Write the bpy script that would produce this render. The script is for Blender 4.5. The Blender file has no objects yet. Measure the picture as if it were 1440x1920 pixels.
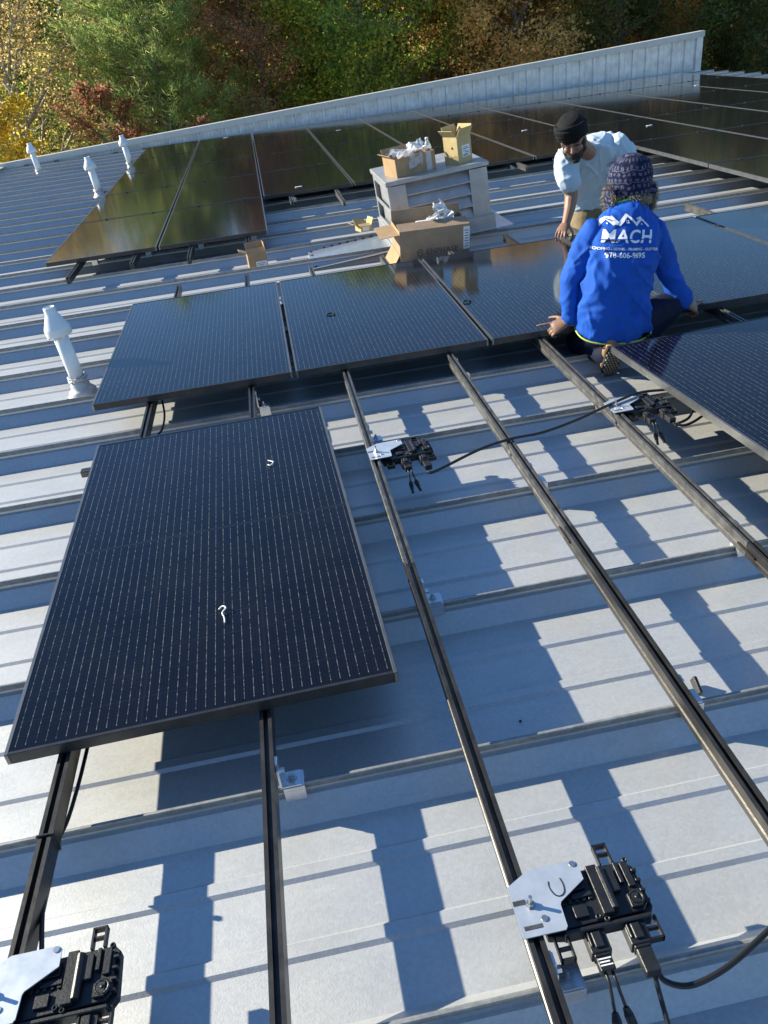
import bpy, bmesh, math, random
import numpy as np
from mathutils import Vector, Matrix, noise
from mathutils.bvhtree import BVHTree

# ------------------------------------------------------------------ scene, camera, sky, sun
scene = bpy.context.scene
TILT = 0.065                                   # roof slope: falls towards +X
G = Matrix.Rotation(TILT, 4, 'Y')              # roof frame -> world
cd = bpy.data.cameras.new('camera'); cam = bpy.data.objects.new('camera', cd)
scene.collection.objects.link(cam); scene.camera = cam
right = Vector((0.98100427, -0.15874201, -0.11149707))
down = Vector((-0.17745453, -0.50217931, -0.84636034))
fwd = Vector((0.07836142, 0.85006877, -0.52080953))
m3 = Matrix((right, -down, -fwd)).transposed().to_4x4()
CAM = Vector((0.91312, -1.5646, 1.47823))
cam.matrix_world = G @ (Matrix.Translation(CAM) @ m3)
cd.sensor_fit = 'VERTICAL'; cd.sensor_height = 36.0; cd.lens = 36.0*1479.2/1920
cd.clip_start = 0.05; cd.clip_end = 2000
SUN = (G.to_3x3() @ Vector((-1.8, 0.9, 1.0))).normalized()      # towards the sun
elev = math.asin(SUN.z); azim = math.atan2(SUN.x, SUN.y)         # azimuth from +Y to +X
w = bpy.data.worlds.new('World'); scene.world = w; w.use_nodes = True
nt = w.node_tree; bg = nt.nodes['Background']
sky = nt.nodes.new('ShaderNodeTexSky'); sky.sky_type = 'NISHITA'; sky.sun_disc = False
sky.sun_elevation = elev; sky.sun_rotation = azim
sky.altitude = 0; sky.air_density = 1.0; sky.dust_density = 0.0; sky.ozone_density = 6.0
tint = nt.nodes.new('ShaderNodeMix'); tint.data_type = 'RGBA'; tint.blend_type = 'MULTIPLY'; tint.inputs[0].default_value = 1
tint.inputs[7].default_value = (.90, 1.0, 1.04, 1)                # white balance is set for the warm sunlight
nt.links.new(sky.outputs[0], tint.inputs[6]); nt.links.new(tint.outputs[2], bg.inputs[0]); bg.inputs[1].default_value = 0.088
sl = bpy.data.lights.new('sun', 'SUN'); sl.energy = 5.0; sl.angle = math.radians(0.53); sl.color = (1.0, 0.935, 0.765)
so = bpy.data.objects.new('sun', sl); scene.collection.objects.link(so)
so.rotation_euler = (-SUN).to_track_quat('-Z', 'Y').to_euler()
scene.view_settings.view_transform = 'Standard'; scene.view_settings.look = 'None'
scene.view_settings.exposure = 1.03; scene.view_settings.gamma = 1.0
scene.render.engine = 'CYCLES'
scene.cycles.max_bounces = 6; scene.cycles.diffuse_bounces = 3; scene.cycles.glossy_bounces = 4
scene.cycles.transmission_bounces = 4; scene.cycles.transparent_max_bounces = 6
scene.cycles.caustics_reflective = False; scene.cycles.caustics_refractive = False

random.seed(7); rng = np.random.default_rng(7)
ZP = -0.225                                    # pan of the roof; z = 0 is the panels' top face
col = scene.collection

# ------------------------------------------------------------------ helpers
class MB:
    def __init__(s): s.v = []; s.f = []
    def add(s, vs, fs):
        o = len(s.v); s.v += [tuple(p) for p in vs]; s.f += [tuple(i+o for i in f) for f in fs]; return s
    def box(s, c, d, rot=None):
        x, y, z = d[0]/2, d[1]/2, d[2]/2
        vs = [Vector((a*x, b*y, e*z)) for e in (-1, 1) for b in (-1, 1) for a in (-1, 1)]
        if rot is not None: vs = [rot @ q for q in vs]
        c = Vector(c)
        return s.add([q+c for q in vs], [(0,2,3,1),(4,5,7,6),(0,1,5,4),(2,6,7,3),(0,4,6,2),(1,3,7,5)])
    def bx(s, x0, x1, y0, y1, z0, z1): return s.box(((x0+x1)/2,(y0+y1)/2,(z0+z1)/2), (x1-x0,y1-y0,z1-z0))
    def prism(s, poly, z0, z1):
        n = len(poly); vs = [(x,y,z0) for x,y in poly]+[(x,y,z1) for x,y in poly]
        fs = [tuple(range(n-1,-1,-1)), tuple(range(n,2*n))]+[(i,(i+1)%n,n+(i+1)%n,n+i) for i in range(n)]
        return s.add(vs, fs)
    def tube(s, path, r, n=8, caps=True):
        P = [Vector(p) for p in path]; R = r if isinstance(r, (list, tuple)) else [r]*len(P)
        t0 = (P[1]-P[0]).normalized(); up = Vector((0,0,1)) if abs(t0.z) < .9 else Vector((1,0,0))
        u = t0.cross(up).normalized(); vs = []; fs = []
        for i, p in enumerate(P):
            t = (P[min(i+1,len(P)-1)]-P[max(i-1,0)])
            t = t.normalized() if t.length > 1e-9 else t0
            u = (u - t*u.dot(t)); u = u.normalized() if u.length > 1e-6 else t.orthogonal().normalized()
            v = t.cross(u)
            vs += [p + (u*math.cos(2*math.pi*k/n)+v*math.sin(2*math.pi*k/n))*R[i] for k in range(n)]
        for i in range(len(P)-1):
            for k in range(n): fs.append((i*n+k, i*n+(k+1)%n, (i+1)*n+(k+1)%n, (i+1)*n+k))
        if caps: fs += [tuple(range(n-1,-1,-1)), tuple(range((len(P)-1)*n, len(P)*n))]
        return s.add(vs, fs)
    def lathe(s, prof, n=24, c=(0,0,0)):
        vs = []; fs = []
        for r, z in prof: vs += [(c[0]+r*math.cos(2*math.pi*k/n), c[1]+r*math.sin(2*math.pi*k/n), c[2]+z) for k in range(n)]
        for i in range(len(prof)-1):
            for k in range(n): fs.append((i*n+k, i*n+(k+1)%n, (i+1)*n+(k+1)%n, (i+1)*n+k))
        fs += [tuple(range(n-1,-1,-1)), tuple(range((len(prof)-1)*n, len(prof)*n))]
        return s.add(vs, fs)
    def loft(s, rings, n=18, pw=2.0):
        """rings: (centre, u, v) with u, v the half-axes"""
        vs = []; fs = []
        for c, u, v in rings:
            c, u, v = Vector(c), Vector(u), Vector(v)
            for k in range(n):
                a = 2*math.pi*k/n; ca, sa = math.cos(a), math.sin(a)
                ca = math.copysign(abs(ca)**(2/pw), ca); sa = math.copysign(abs(sa)**(2/pw), sa)
                vs.append(c+u*ca+v*sa)
        for i in range(len(rings)-1):
            for k in range(n): fs.append((i*n+k, i*n+(k+1)%n, (i+1)*n+(k+1)%n, (i+1)*n+k))
        fs += [tuple(range(n-1,-1,-1)), tuple(range((len(rings)-1)*n, len(rings)*n))]
        return s.add(vs, fs)
    def cap(s, a, b, ra, rb, n=12, flat=1.0, side=None):
        """tapered capsule from a to b"""
        a, b = Vector(a), Vector(b); t = (b-a); L = t.length; t = t.normalized() if L > 1e-6 else Vector((0,0,1))
        u = t.orthogonal().normalized() if side is None else (Vector(side)-t*Vector(side).dot(t)).normalized()
        v = t.cross(u); rings = []
        for k in range(5):
            q = math.pi/2*(1-k/4.6); rings.append((a-t*ra*math.sin(q), u*ra*math.cos(q), v*ra*math.cos(q)*flat))
        for k in range(5):
            q = math.pi/2*((k+.4)/4.4); rings.append((b+t*rb*math.sin(q), u*rb*max(math.cos(q),.02), v*rb*max(math.cos(q),.02)*flat))
        return s.loft(rings, n)
    def ell(s, c, ax, R=None, n=16):
        rings = []; R = R or Matrix.Identity(3); c = Vector(c)
        for k in range(11):
            q = -math.pi/2+math.pi*k/10; cq = max(math.cos(q), .02)
            rings.append((c+R@Vector((0,0,ax[2]*math.sin(q))), R@Vector((ax[0]*cq,0,0)), R@Vector((0,ax[1]*cq,0))))
        return s.loft(rings, n)
    def mesh(s, name, mat=None, smooth=False):
        me = bpy.data.meshes.new(name); me.from_pydata(s.v, [], s.f); me.update()
        if mat: me.materials.append(mat)
        if smooth: me.shade_smooth()
        return me
    def build(s, name, mat, parent=None, smooth=False, bevel=0):
        me = s.mesh(name, mat, smooth)
        bm = bmesh.new(); bm.from_mesh(me); bmesh.ops.recalc_face_normals(bm, faces=bm.faces)
        if bevel: 
            bmesh.ops.bevel(bm, geom=list(bm.edges), offset=bevel, segments=1, affect='EDGES', clamp_overlap=True)
        bm.to_mesh(me); bm.free()
        return link(name, me, parent)

def link(name, data, parent=None):
    o = bpy.data.objects.new(name, data); col.objects.link(o); o.parent = parent; return o
def tag(o, label, cat, group=None, kind=None):
    o['label'] = label; o['category'] = cat
    if group: o['group'] = group
    if kind: o['kind'] = kind
    return o
def thing(name, label, cat, loc=(0,0,0), rot=(0,0,0), group=None):
    o = link(name, None); o.location = loc; o.rotation_euler = rot; o.empty_display_size = .1
    return tag(o, label, cat, group)
def struct(o): o['kind'] = 'structure'; return o
def copy_tree(o, parent=None):
    c = o.copy(); col.objects.link(c); c.parent = parent
    for ch in list(o.children): copy_tree(ch, c)
    return c
ORD = ['first','second','third','fourth','fifth','sixth','seventh','eighth','ninth','tenth','eleventh','twelfth']

# ------------------------------------------------------------------ materials
def N(nt, t, **kw):
    n = nt.nodes.new('ShaderNode'+t)
    for k, v in kw.items(): setattr(n, k, v)
    return n
def mat(name, base, rough=.5, metal=0., spec=.5, var=0., vscale=8., bump=0., bscale=60., coat=0., rvar=0., dirt=None, detail=5):
    m = bpy.data.materials.new(name); m.use_nodes = True; t = m.node_tree; b = t.nodes['Principled BSDF']
    b.inputs['Base Color'].default_value = (*base, 1); b.inputs['Roughness'].default_value = rough
    b.inputs['Metallic'].default_value = metal; b.inputs['Specular IOR Level'].default_value = spec
    b.inputs['Coat Weight'].default_value = coat
    if var or bump or rvar or dirt:
        tc = N(t, 'TexCoord')
    if var or dirt:
        nz = N(t, 'TexNoise'); nz.inputs['Scale'].default_value = vscale; nz.inputs['Detail'].default_value = detail; nz.inputs['Roughness'].default_value = .65
        t.links.new(tc.outputs['Object'], nz.inputs['Vector'])
        cr = N(t, 'ValToRGB'); lo = [max(c*(1-var),0) for c in base]; hi = [min(c*(1+var),1) for c in base]
        if dirt: lo = dirt
        cr.color_ramp.elements[0].position = .32; cr.color_ramp.elements[1].position = .68
        cr.color_ramp.elements[0].color = (*lo,1); cr.color_ramp.elements[1].color = (*hi,1)
        t.links.new(nz.outputs['Fac'], cr.inputs[0]); t.links.new(cr.outputs[0], b.inputs['Base Color'])
        if rvar:
            mr = N(t, 'MapRange'); mr.inputs[3].default_value = rough-rvar; mr.inputs[4].default_value = rough+rvar
            t.links.new(nz.outputs['Fac'], mr.inputs[0]); t.links.new(mr.outputs[0], b.inputs['Roughness'])
    if bump:
        n2 = N(t, 'TexNoise'); n2.inputs['Scale'].default_value = bscale; n2.inputs['Detail'].default_value = 4
        t.links.new(tc.outputs['Object'], n2.inputs['Vector'])
        bp = N(t, 'Bump'); bp.inputs['Strength'].default_value = bump; bp.inputs['Distance'].default_value = .01
        t.links.new(n2.outputs['Fac'], bp.inputs['Height']); t.links.new(bp.outputs[0], b.inputs['Normal'])
    return m

def roof_material():
    m = bpy.data.materials.new('galvalume_sheet'); m.use_nodes = True; t = m.node_tree; b = t.nodes['Principled BSDF']
    L = t.links.new; tc = N(t, 'TexCoord')
    geo = N(t, 'NewGeometry')
    n1 = N(t, 'TexNoise'); n1.inputs['Scale'].default_value = 13; n1.inputs['Detail'].default_value = 9; n1.inputs['Roughness'].default_value = .72
    mp1 = N(t, 'Mapping'); mp1.inputs['Scale'].default_value = (.35, 1, 1); L(geo.outputs['Position'], mp1.inputs[0]); L(mp1.outputs[0], n1.inputs['Vector'])
    r1 = N(t, 'ValToRGB'); e = r1.color_ramp.elements
    e[0].position = .3; e[0].color = (.545,.55,.545,1); e[1].position = .7; e[1].color = (.60,.605,.59,1)
    L(n1.outputs['Fac'], r1.inputs[0])
    # spangle
    vo = N(t, 'TexVoronoi'); vo.inputs['Scale'].default_value = 130; L(geo.outputs['Position'], vo.inputs['Vector'])
    hs = N(t, 'MapRange'); hs.inputs[3].default_value = .94; hs.inputs[4].default_value = 1.04
    sep = N(t, 'SeparateColor'); L(vo.outputs['Color'], sep.inputs[0]); L(sep.outputs[0], hs.inputs[0])
    mx = N(t, 'Mix', data_type='RGBA', blend_type='MULTIPLY'); mx.inputs[0].default_value = 1
    L(r1.outputs[0], mx.inputs[6]); L(hs.outputs[0], mx.inputs[7])
    # stains
    n3 = N(t, 'TexNoise'); n3.inputs['Scale'].default_value = 2.3; n3.inputs['Detail'].default_value = 12; n3.inputs['Roughness'].default_value = .8
    mp = N(t, 'Mapping'); mp.inputs['Scale'].default_value = (.6, 2.2, 1); L(geo.outputs['Position'], mp.inputs[0]); L(mp.outputs[0], n3.inputs['Vector'])
    r3 = N(t, 'ValToRGB'); e = r3.color_ramp.elements; e[0].position = .56; e[0].color = (0,0,0,1); e[1].position = .74; e[1].color = (1,1,1,1)
    L(n3.outputs['Fac'], r3.inputs[0])
    mul = N(t, 'Math', operation='MULTIPLY'); mul.inputs[1].default_value = .28; L(r3.outputs[0], mul.inputs[0])
    m2 = N(t, 'Mix', data_type='RGBA'); L(mul.outputs[0], m2.inputs[0]); L(mx.outputs[2], m2.inputs[6]); m2.inputs[7].default_value = (.33,.32,.29,1)
    wv = N(t, 'TexNoise'); wv.inputs['Scale'].default_value = 9; wv.inputs['Detail'].default_value = 6; wv.inputs['Distortion'].default_value = 2.2; L(geo.outputs['Position'], wv.inputs['Vector'])
    ws = N(t, 'ValToRGB'); e = ws.color_ramp.elements; e[0].position = .495; e[0].color = (0,0,0,1); e[1].position = .5; e[1].color = (1,1,1,1); e2 = ws.color_ramp.elements.new(.512); e2.color = (0,0,0,1); L(wv.outputs['Fac'], ws.inputs[0])
    wm = N(t, 'TexNoise'); wm.inputs['Scale'].default_value = 1.7; L(geo.outputs['Position'], wm.inputs['Vector'])
    wr = N(t, 'MapRange'); wr.inputs[1].default_value = .52; wr.inputs[2].default_value = .7; wr.inputs[3].default_value = 0; wr.inputs[4].default_value = .3; L(wm.outputs['Fac'], wr.inputs[0])
    wx = N(t, 'Math', operation='MULTIPLY'); L(ws.outputs[0], wx.inputs[0]); L(wr.outputs[0], wx.inputs[1])
    m5 = N(t, 'Mix', data_type='RGBA'); L(wx.outputs[0], m5.inputs[0]); L(m2.outputs[2], m5.inputs[6]); m5.inputs[7].default_value = (.36,.36,.35,1)
    L(m5.outputs[2], b.inputs['Base Color'])
    b.inputs['Metallic'].default_value = .48
    rr = N(t, 'MapRange'); rr.inputs[3].default_value = .44; rr.inputs[4].default_value = .49; L(n1.outputs['Fac'], rr.inputs[0]); L(rr.outputs[0], b.inputs['Roughness'])
    # oil-canning and fine grain
    n4 = N(t, 'TexNoise'); n4.inputs['Scale'].default_value = 1.6; n4.inputs['Detail'].default_value = 1; 
    mp4 = N(t, 'Mapping'); mp4.inputs['Scale'].default_value = (1, 3, 1); L(geo.outputs['Position'], mp4.inputs[0]); L(mp4.outputs[0], n4.inputs['Vector'])
    b1 = N(t, 'Bump'); b1.inputs['Strength'].default_value = .5; b1.inputs['Distance'].default_value = .02; L(n4.outputs['Fac'], b1.inputs['Height'])
    n5 = N(t, 'TexNoise'); n5.inputs['Scale'].default_value = 220; n5.inputs['Detail'].default_value = 3; L(geo.outputs['Position'], n5.inputs['Vector'])
    b2 = N(t, 'Bump'); b2.inputs['Strength'].default_value = .12; b2.inputs['Distance'].default_value = .003; L(n5.outputs['Fac'], b2.inputs['Height']); L(b1.outputs[0], b2.inputs['Normal'])
    L(b2.outputs[0], b.inputs['Normal'])
    return m

def glass_material():
    """solar laminate: dark cells, thin bright wires with solder dots, under glass. UV: u across the width, v along the length"""
    m = bpy.data.materials.new('solar_laminate'); m.use_nodes = True; t = m.node_tree; b = t.nodes['Principled BSDF']
    L = t.links.new; uv = N(t, 'UVMap'); sx = N(t, 'SeparateXYZ'); L(uv.outputs[0], sx.inputs[0])
    def M(op, a, c=None, d=None):
        n = N(t, 'Math', operation=op)
        for i, q in enumerate((a, c, d)):
            if q is None: continue
            if isinstance(q, (int, float)): n.inputs[i].default_value = q
            else: L(q, n.inputs[i])
        return n.outputs[0]
    def dist(x, k):      # distance to the middle of the repeat, 0..0.5
        return M('ABSOLUTE', M('SUBTRACT', M('FRACT', M('MULTIPLY', x, k)), .5))
    u, v = sx.outputs[0], sx.outputs[1]
    line = M('LESS_THAN', dist(u, 39), .038)
    thin = M('LESS_THAN', dist(u, 117), .08)
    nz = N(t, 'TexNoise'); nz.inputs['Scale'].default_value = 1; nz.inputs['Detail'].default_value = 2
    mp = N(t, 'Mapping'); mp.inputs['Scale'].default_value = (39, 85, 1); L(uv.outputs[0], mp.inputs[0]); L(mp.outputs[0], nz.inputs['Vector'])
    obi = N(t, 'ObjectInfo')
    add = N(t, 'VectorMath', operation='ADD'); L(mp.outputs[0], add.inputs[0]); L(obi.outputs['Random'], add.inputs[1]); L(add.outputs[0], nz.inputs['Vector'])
    gl = N(t, 'MapRange'); gl.inputs[1].default_value = .38; gl.inputs[2].default_value = .66; gl.inputs[3].default_value = .1; gl.inputs[4].default_value = 1; L(nz.outputs['Fac'], gl.inputs[0])  # random brightness puts the wires' glitter into their colour
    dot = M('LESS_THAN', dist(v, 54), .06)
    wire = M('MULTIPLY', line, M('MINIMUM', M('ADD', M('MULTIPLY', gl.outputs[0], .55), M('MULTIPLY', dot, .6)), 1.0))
    gapu = M('GREATER_THAN', dist(u, 6), .488); gapv = M('GREATER_THAN', dist(v, 18), .484)
    mid = M('LESS_THAN', M('ABSOLUTE', M('SUBTRACT', v, .5)), .0035)
    inside = M('MULTIPLY', M('MULTIPLY', M('GREATER_THAN', u, 0.012), M('LESS_THAN', u, .988)), M('MULTIPLY', M('GREATER_THAN', v, .008), M('LESS_THAN', v, .992)))
    wire = M('MULTIPLY', wire, inside)
    wire = M('MULTIPLY', wire, M('SUBTRACT', 1, mid))
    # cell tint, slightly different from cell to cell
    wn = N(t, 'TexWhiteNoise', noise_dimensions='2D'); 
    cb = N(t, 'CombineXYZ'); L(M('FLOOR', M('MULTIPLY', u, 6)), cb.inputs[0]); L(M('FLOOR', M('MULTIPLY', v, 18)), cb.inputs[1]); L(cb.outputs[0], wn.inputs['Vector'])
    c1 = N(t, 'Mix', data_type='RGBA'); L(wn.outputs['Value'], c1.inputs[0]); c1.inputs[6].default_value = (.0022,.0030,.0075,1); c1.inputs[7].default_value = (.0034,.0040,.0075,1)
    c2 = N(t, 'Mix', data_type='RGBA'); L(M('MULTIPLY', thin, .35), c2.inputs[0]); L(c1.outputs[2], c2.inputs[6]); c2.inputs[7].default_value = (.013,.016,.022,1)
    g = M('MAXIMUM', M('MULTIPLY', M('MAXIMUM', gapu, gapv), .55), M('MULTIPLY', mid, .9))
    c3 = N(t, 'Mix', data_type='RGBA'); L(g, c3.inputs[0]); L(c2.outputs[2], c3.inputs[6]); c3.inputs[7].default_value = (.012,.014,.014,1)
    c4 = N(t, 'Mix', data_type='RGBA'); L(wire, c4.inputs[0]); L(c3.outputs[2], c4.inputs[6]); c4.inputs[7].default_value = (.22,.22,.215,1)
    # dust
    nd = N(t, 'TexNoise'); nd.inputs['Scale'].default_value = 3.5; nd.inputs['Detail'].default_value = 8; nd.inputs['Roughness'].default_value = .7
    geo = N(t, 'NewGeometry'); L(geo.outputs['Position'], nd.inputs['Vector'])
    dm = N(t, 'MapRange'); dm.inputs[1].default_value = .4; dm.inputs[2].default_value = .8; dm.inputs[3].default_value = 0; dm.inputs[4].default_value = .014; L(nd.outputs['Fac'], dm.inputs[0])
    c5 = N(t, 'Mix', data_type='RGBA'); L(dm.outputs[0], c5.inputs[0]); L(c4.outputs[2], c5.inputs[6]); c5.inputs[7].default_value = (.3,.3,.3,1)
    L(c5.outputs[2], b.inputs['Base Color'])
    rg = N(t, 'MapRange'); rg.inputs[3].default_value = .05; rg.inputs[4].default_value = .11; L(nd.outputs['Fac'], rg.inputs[0]); L(rg.outputs[0], b.inputs['Roughness'])
    b.inputs['Specular IOR Level'].default_value = .34
    return m

def leaf_material():
    m = bpy.data.materials.new('leaf'); m.use_nodes = True; t = m.node_tree; L = t.links.new
    b = t.nodes['Principled BSDF']; out = t.nodes['Material Output']
    at = N(t, 'Attribute', attribute_name='leafcol'); L(at.outputs['Color'], b.inputs['Base Color'])
    b.inputs['Roughness'].default_value = .55; b.inputs['Specular IOR Level'].default_value = .3
    tr = N(t, 'BsdfTranslucent'); L(at.outputs['Color'], tr.inputs['Color'])
    ms = N(t, 'MixShader'); ms.inputs[0].default_value = .64; L(b.outputs[0], ms.inputs[1]); L(tr.outputs[0], ms.inputs[2]); L(ms.outputs[0], out.inputs['Surface'])
    return m

def cardboard(name, base):
    m = mat(name, base, .85, spec=.2, var=.14, vscale=7, bump=.15, bscale=120)
    return m

MROOF = roof_material(); MGLASS = glass_material(); MLEAF = leaf_material()
MSEAM = mat('shaded_weathered_seam', (.30,.305,.30), .5, .45, var=.25, vscale=40)  # weathered grey, darkened further to paint in shade on the fold's near face
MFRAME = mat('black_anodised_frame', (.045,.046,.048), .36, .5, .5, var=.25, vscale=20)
MFRAMEL = mat('sun_toned_frame_side', (.20,.20,.195), .34, .75, var=.2, vscale=15)  # long bars coloured lighter to stand for sun glancing off the anodised metal
MRAIL = mat('bronze_black_rail', (.075,.069,.061), .38, .7, var=.35, vscale=14, bump=.05, bscale=90)
MRAILG = mat('scuffed_mill_rail', (.15,.143,.13), .42, .65, var=.45, vscale=22, bump=.1, bscale=70)
MSLOT = mat('rail_slot_black', (.008,.008,.008), .5)
MALU = mat('bright_aluminium', (.70,.71,.73), .26, .8, var=.1, vscale=30)
MZINC = mat('zinc_plate', (.62,.66,.70), .33, .55, var=.08, vscale=25, rvar=.06)
MBLACKP = mat('black_plastic', (.014,.014,.015), .42, 0, .5, var=.3, vscale=30, bump=.1, bscale=200)
MCABLE = mat('cable_black', (.012,.012,.012), .45)
MPVC = mat('white_pvc', (.74,.76,.77), .38, 0, .5, var=.05, vscale=9)
MBOOT = mat('grey_flashing_boot', (.58,.58,.56), .5, .2, var=.15, vscale=14)
MWALL = mat('white_painted_siding', (.78,.79,.79), .30, .15, .6, var=.07, vscale=5, dirt=(.58,.58,.56))
MTRIM = mat('grey_trim', (.56,.56,.53), .45, .1, var=.08, vscale=6)
MHVAC = mat('galvanised_hood', (.41,.415,.42), .40, .45, var=.14, vscale=10, rvar=.08)
MCARD = cardboard('cardboard', (.40,.265,.15)); MCARD2 = cardboard('cardboard_dark', (.37,.26,.17)); MCARD3 = cardboard('cardboard_pale', (.52,.40,.20))
MPAPER = mat('paper_label', (.80,.80,.80), .6); MINK = mat('print_ink', (.06,.07,.10), .7); MINKD = mat('box_print', (.115,.085,.075), .8)
MBOLT = mat('bolt', (.55,.55,.55), .3, .9)
# ------------------------------------------------------------------ the setting
def upright(o): o.rotation_euler.y = -TILT; return o
MGROUND = mat('leaf_litter', (.085,.060,.032), .9, 0, .2, var=.5, vscale=.8, bump=.6, bscale=9, dirt=(.045,.050,.020))
ZG = -6.0
g = MB(); n = 24
for i in range(n+1):
    for j in range(n+1):
        x, y = -150+300*i/n, -60+300*j/n
        g.v.append((x, y, .45*noise.noise(Vector((x*.06, y*.06, 0))) + max(0, y-45)*.06))
g.f = [(i*(n+1)+j, (i+1)*(n+1)+j, (i+1)*(n+1)+j+1, i*(n+1)+j+1) for i in range(n) for j in range(n)]
go = struct(g.build('ground', MGROUND, smooth=True)); go.location = (0,0,ZG); upright(go)
go['label'] = 'brown leaf-littered forest ground below the roof'

S, Y0 = 0.615, -0.165                       # seam spacing and phase (near face of seam 0)
XE, XR = 11.20, -4.50                        # eave and ridge
KA, KB = -5, 28                              # bays: KA .. KB-1 ; seam KB lies at the parapet
YW = Y0 + S*KB + .52                         # face of the parapet
roof = struct(link('roof', None)); roof['label'] = 'galvanised standing seam metal roof with low trapezoid ribs'
def bay_profile():
    p = [(.008,.060),(.010,.054),(.020,.053),(.066,0)]
    for c in (.235,.425): p += [(c-.024,0),(c-.014,.0075),(c+.016,.0075),(c+.024,0)]
    return p+[(S-.060,0),(S-.006,.050),(S+.003,.052),(S+.0075,.054),(S+.0085,.066),(S+.002,.067),(S-.003,.087),(S-.001,.0905),(S+.004,.0905),(S+.0095,.087),(S+.0100,.064)]
pf = bay_profile(); xs = np.linspace(XR+.02, XE, 60)
mb = MB()
for x in xs: mb.v += [(x, y, z) for y, z in pf]
q = len(pf)
mb.f = [(i*q+k, (i+1)*q+k, (i+1)*q+k+1, i*q+k+1) for i in range(len(xs)-1) for k in range(q-1)]
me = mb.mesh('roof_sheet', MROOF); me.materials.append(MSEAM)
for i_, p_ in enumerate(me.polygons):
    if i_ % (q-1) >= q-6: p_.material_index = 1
for k in range(KA, KB):
    o = link('roof_sheet', me, roof); o.location = (0, Y0+S*k, ZP)
# last narrow strip up to the parapet, and the other slope behind the ridge
mb = MB(); mb.bx(XR, XE, Y0+S*KB+.01, YW+.05, ZP-.03, ZP+.001); mb.build('roof_edge_strip', MROOF, roof)
mb = MB(); a = 2*TILT
for k in range(KA, KB+1):
    y = Y0+S*k; d = 9.0
    prof = [(y+.066,0),(y+S-.06,0),(y+S-.008,.052),(y+S+.02,.053),(y+S+.066,0)]
    o = len(mb.v)
    for x in (0, -d): mb.v += [(XR+x*math.cos(a)-.02, yy, ZP+zz+x*math.sin(a)) for yy, zz in prof]
    mb.f += [(o+i, o+i+1, o+5+i+1, o+5+i) for i in range(4)]
mb.build('far_slope', MROOF, roof)
mb = MB()
ya, yb = Y0+S*KA, YW-.05
mb.add([(XR-.17,ya,ZP+.068),(XR,ya,ZP+.115),(XR+.17,ya,ZP+.097),(XR-.17,yb,ZP+.068),(XR,yb,ZP+.115),(XR+.17,yb,ZP+.097)], [(0,1,4,3),(1,2,5,4)])
mb.build('ridge_cap', MTRIM, roof)
mb = MB(); mb.bx(XE-.05, XE+.0, ya, YW, ZP-.16, ZP-.004); mb.build('eave_fascia', MTRIM, roof)
# building body below the roof
bw = struct(MB().bx(XR-8.5, XE-.3, ya+.2, YW+.02, ZG-1.2, ZP-.30).build('building_wall', MWALL)); bw['label'] = 'white metal building wall below the roof'

# parapet at the far gable end: one top-level thing, each siding sheet a part
par = thing('parapet_wall', 'long white ribbed metal parapet along the far edge of the roof', 'wall', (0,0,0))
XP0, XP1 = -4.75, 11.12
def ztop(x): return -.072 + (x+4.41)*.0442
pw = .915; x = XP1-.10; i = 0
while x > XP0:
    x0 = max(x-pw, XP0); m_ = MB(); pts = []
    px = x0
    def add(dx, d):
        if x0+dx <= x+1e-6: pts.append((x0+dx, d))
    for r_ in range(3):
        b0 = r_*.305
        for dx, d in ((0,.0),(.018,-.040),(.052,-.040),(.07,0),(.135,0),(.142,-.008),(.160,-.008),(.167,0),(.215,0),(.222,-.008),(.240,-.008),(.247,0)): add(b0+dx, d)
    pts.append((x, 0))
    zb = ZP+.02
    for xx, d in pts: m_.v += [(xx, YW+d, zb), (xx, YW+d, max(ztop(xx)-.03, zb+.01))]
    m_.f = [(2*k, 2*k+2, 2*k+3, 2*k+1) for k in range(len(pts)-1)]
    m_.build('wall_panel', MWALL, par); x = x0-.001
# cap flashing along the sloping top
def sloped_bar(m_, x0, x1, y0, y1, dz0, dz1):
    vs = [(x, y, ztop(x)+dz) for x in (x0, x1) for y in (y0, y1) for dz in (dz0, dz1)]
    m_.add(vs, [(0,1,3,2),(4,6,7,5),(0,4,5,1),(2,3,7,6),(0,2,6,4),(1,5,7,3)])
m_ = MB(); sloped_bar(m_, XP0-.1, XP1+.03, YW-.075, YW+.16, -.012, 0); sloped_bar(m_, XP0-.1, XP1+.03, YW-.075, YW-.062, -.115, -.013)
m_.build('cap_flashing', MTRIM, par)
m_ = MB(); m_.bx(XP1-.13, XP1+.01, YW-.05, YW+.12, ZP+.0, ztop(XP1)-.05); m_.build('corner_trim', MWALL, par)
m_ = MB(); m_.add([(XP0,YW-.16,ZP+.03),(XP1,YW-.16,ZP+.03),(XP1,YW-.044,ZP+.06),(XP0,YW-.044,ZP+.06),(XP0,YW-.044,ZP+.10),(XP1,YW-.044,ZP+.10)], [(0,1,2,3),(3,2,5,4)])
m_.build('base_flashing', MTRIM, par)
m_ = MB()
for xx in np.arange(XP0+.2, -.6, .62): m_.bx(xx, xx+.10, YW-.17, YW-.10, ZP+.035, ZP+.075)
m_.build('closure_block', MSLOT, par)
m_ = MB()
for xx in np.arange(XP0+.3, XP1, .305): m_.lathe([(.012,0),(.012,.012),(.004,.016)], 6, (xx, YW-.10, ZP+.05))
m_.build('screw', MBOLT, par)

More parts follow.
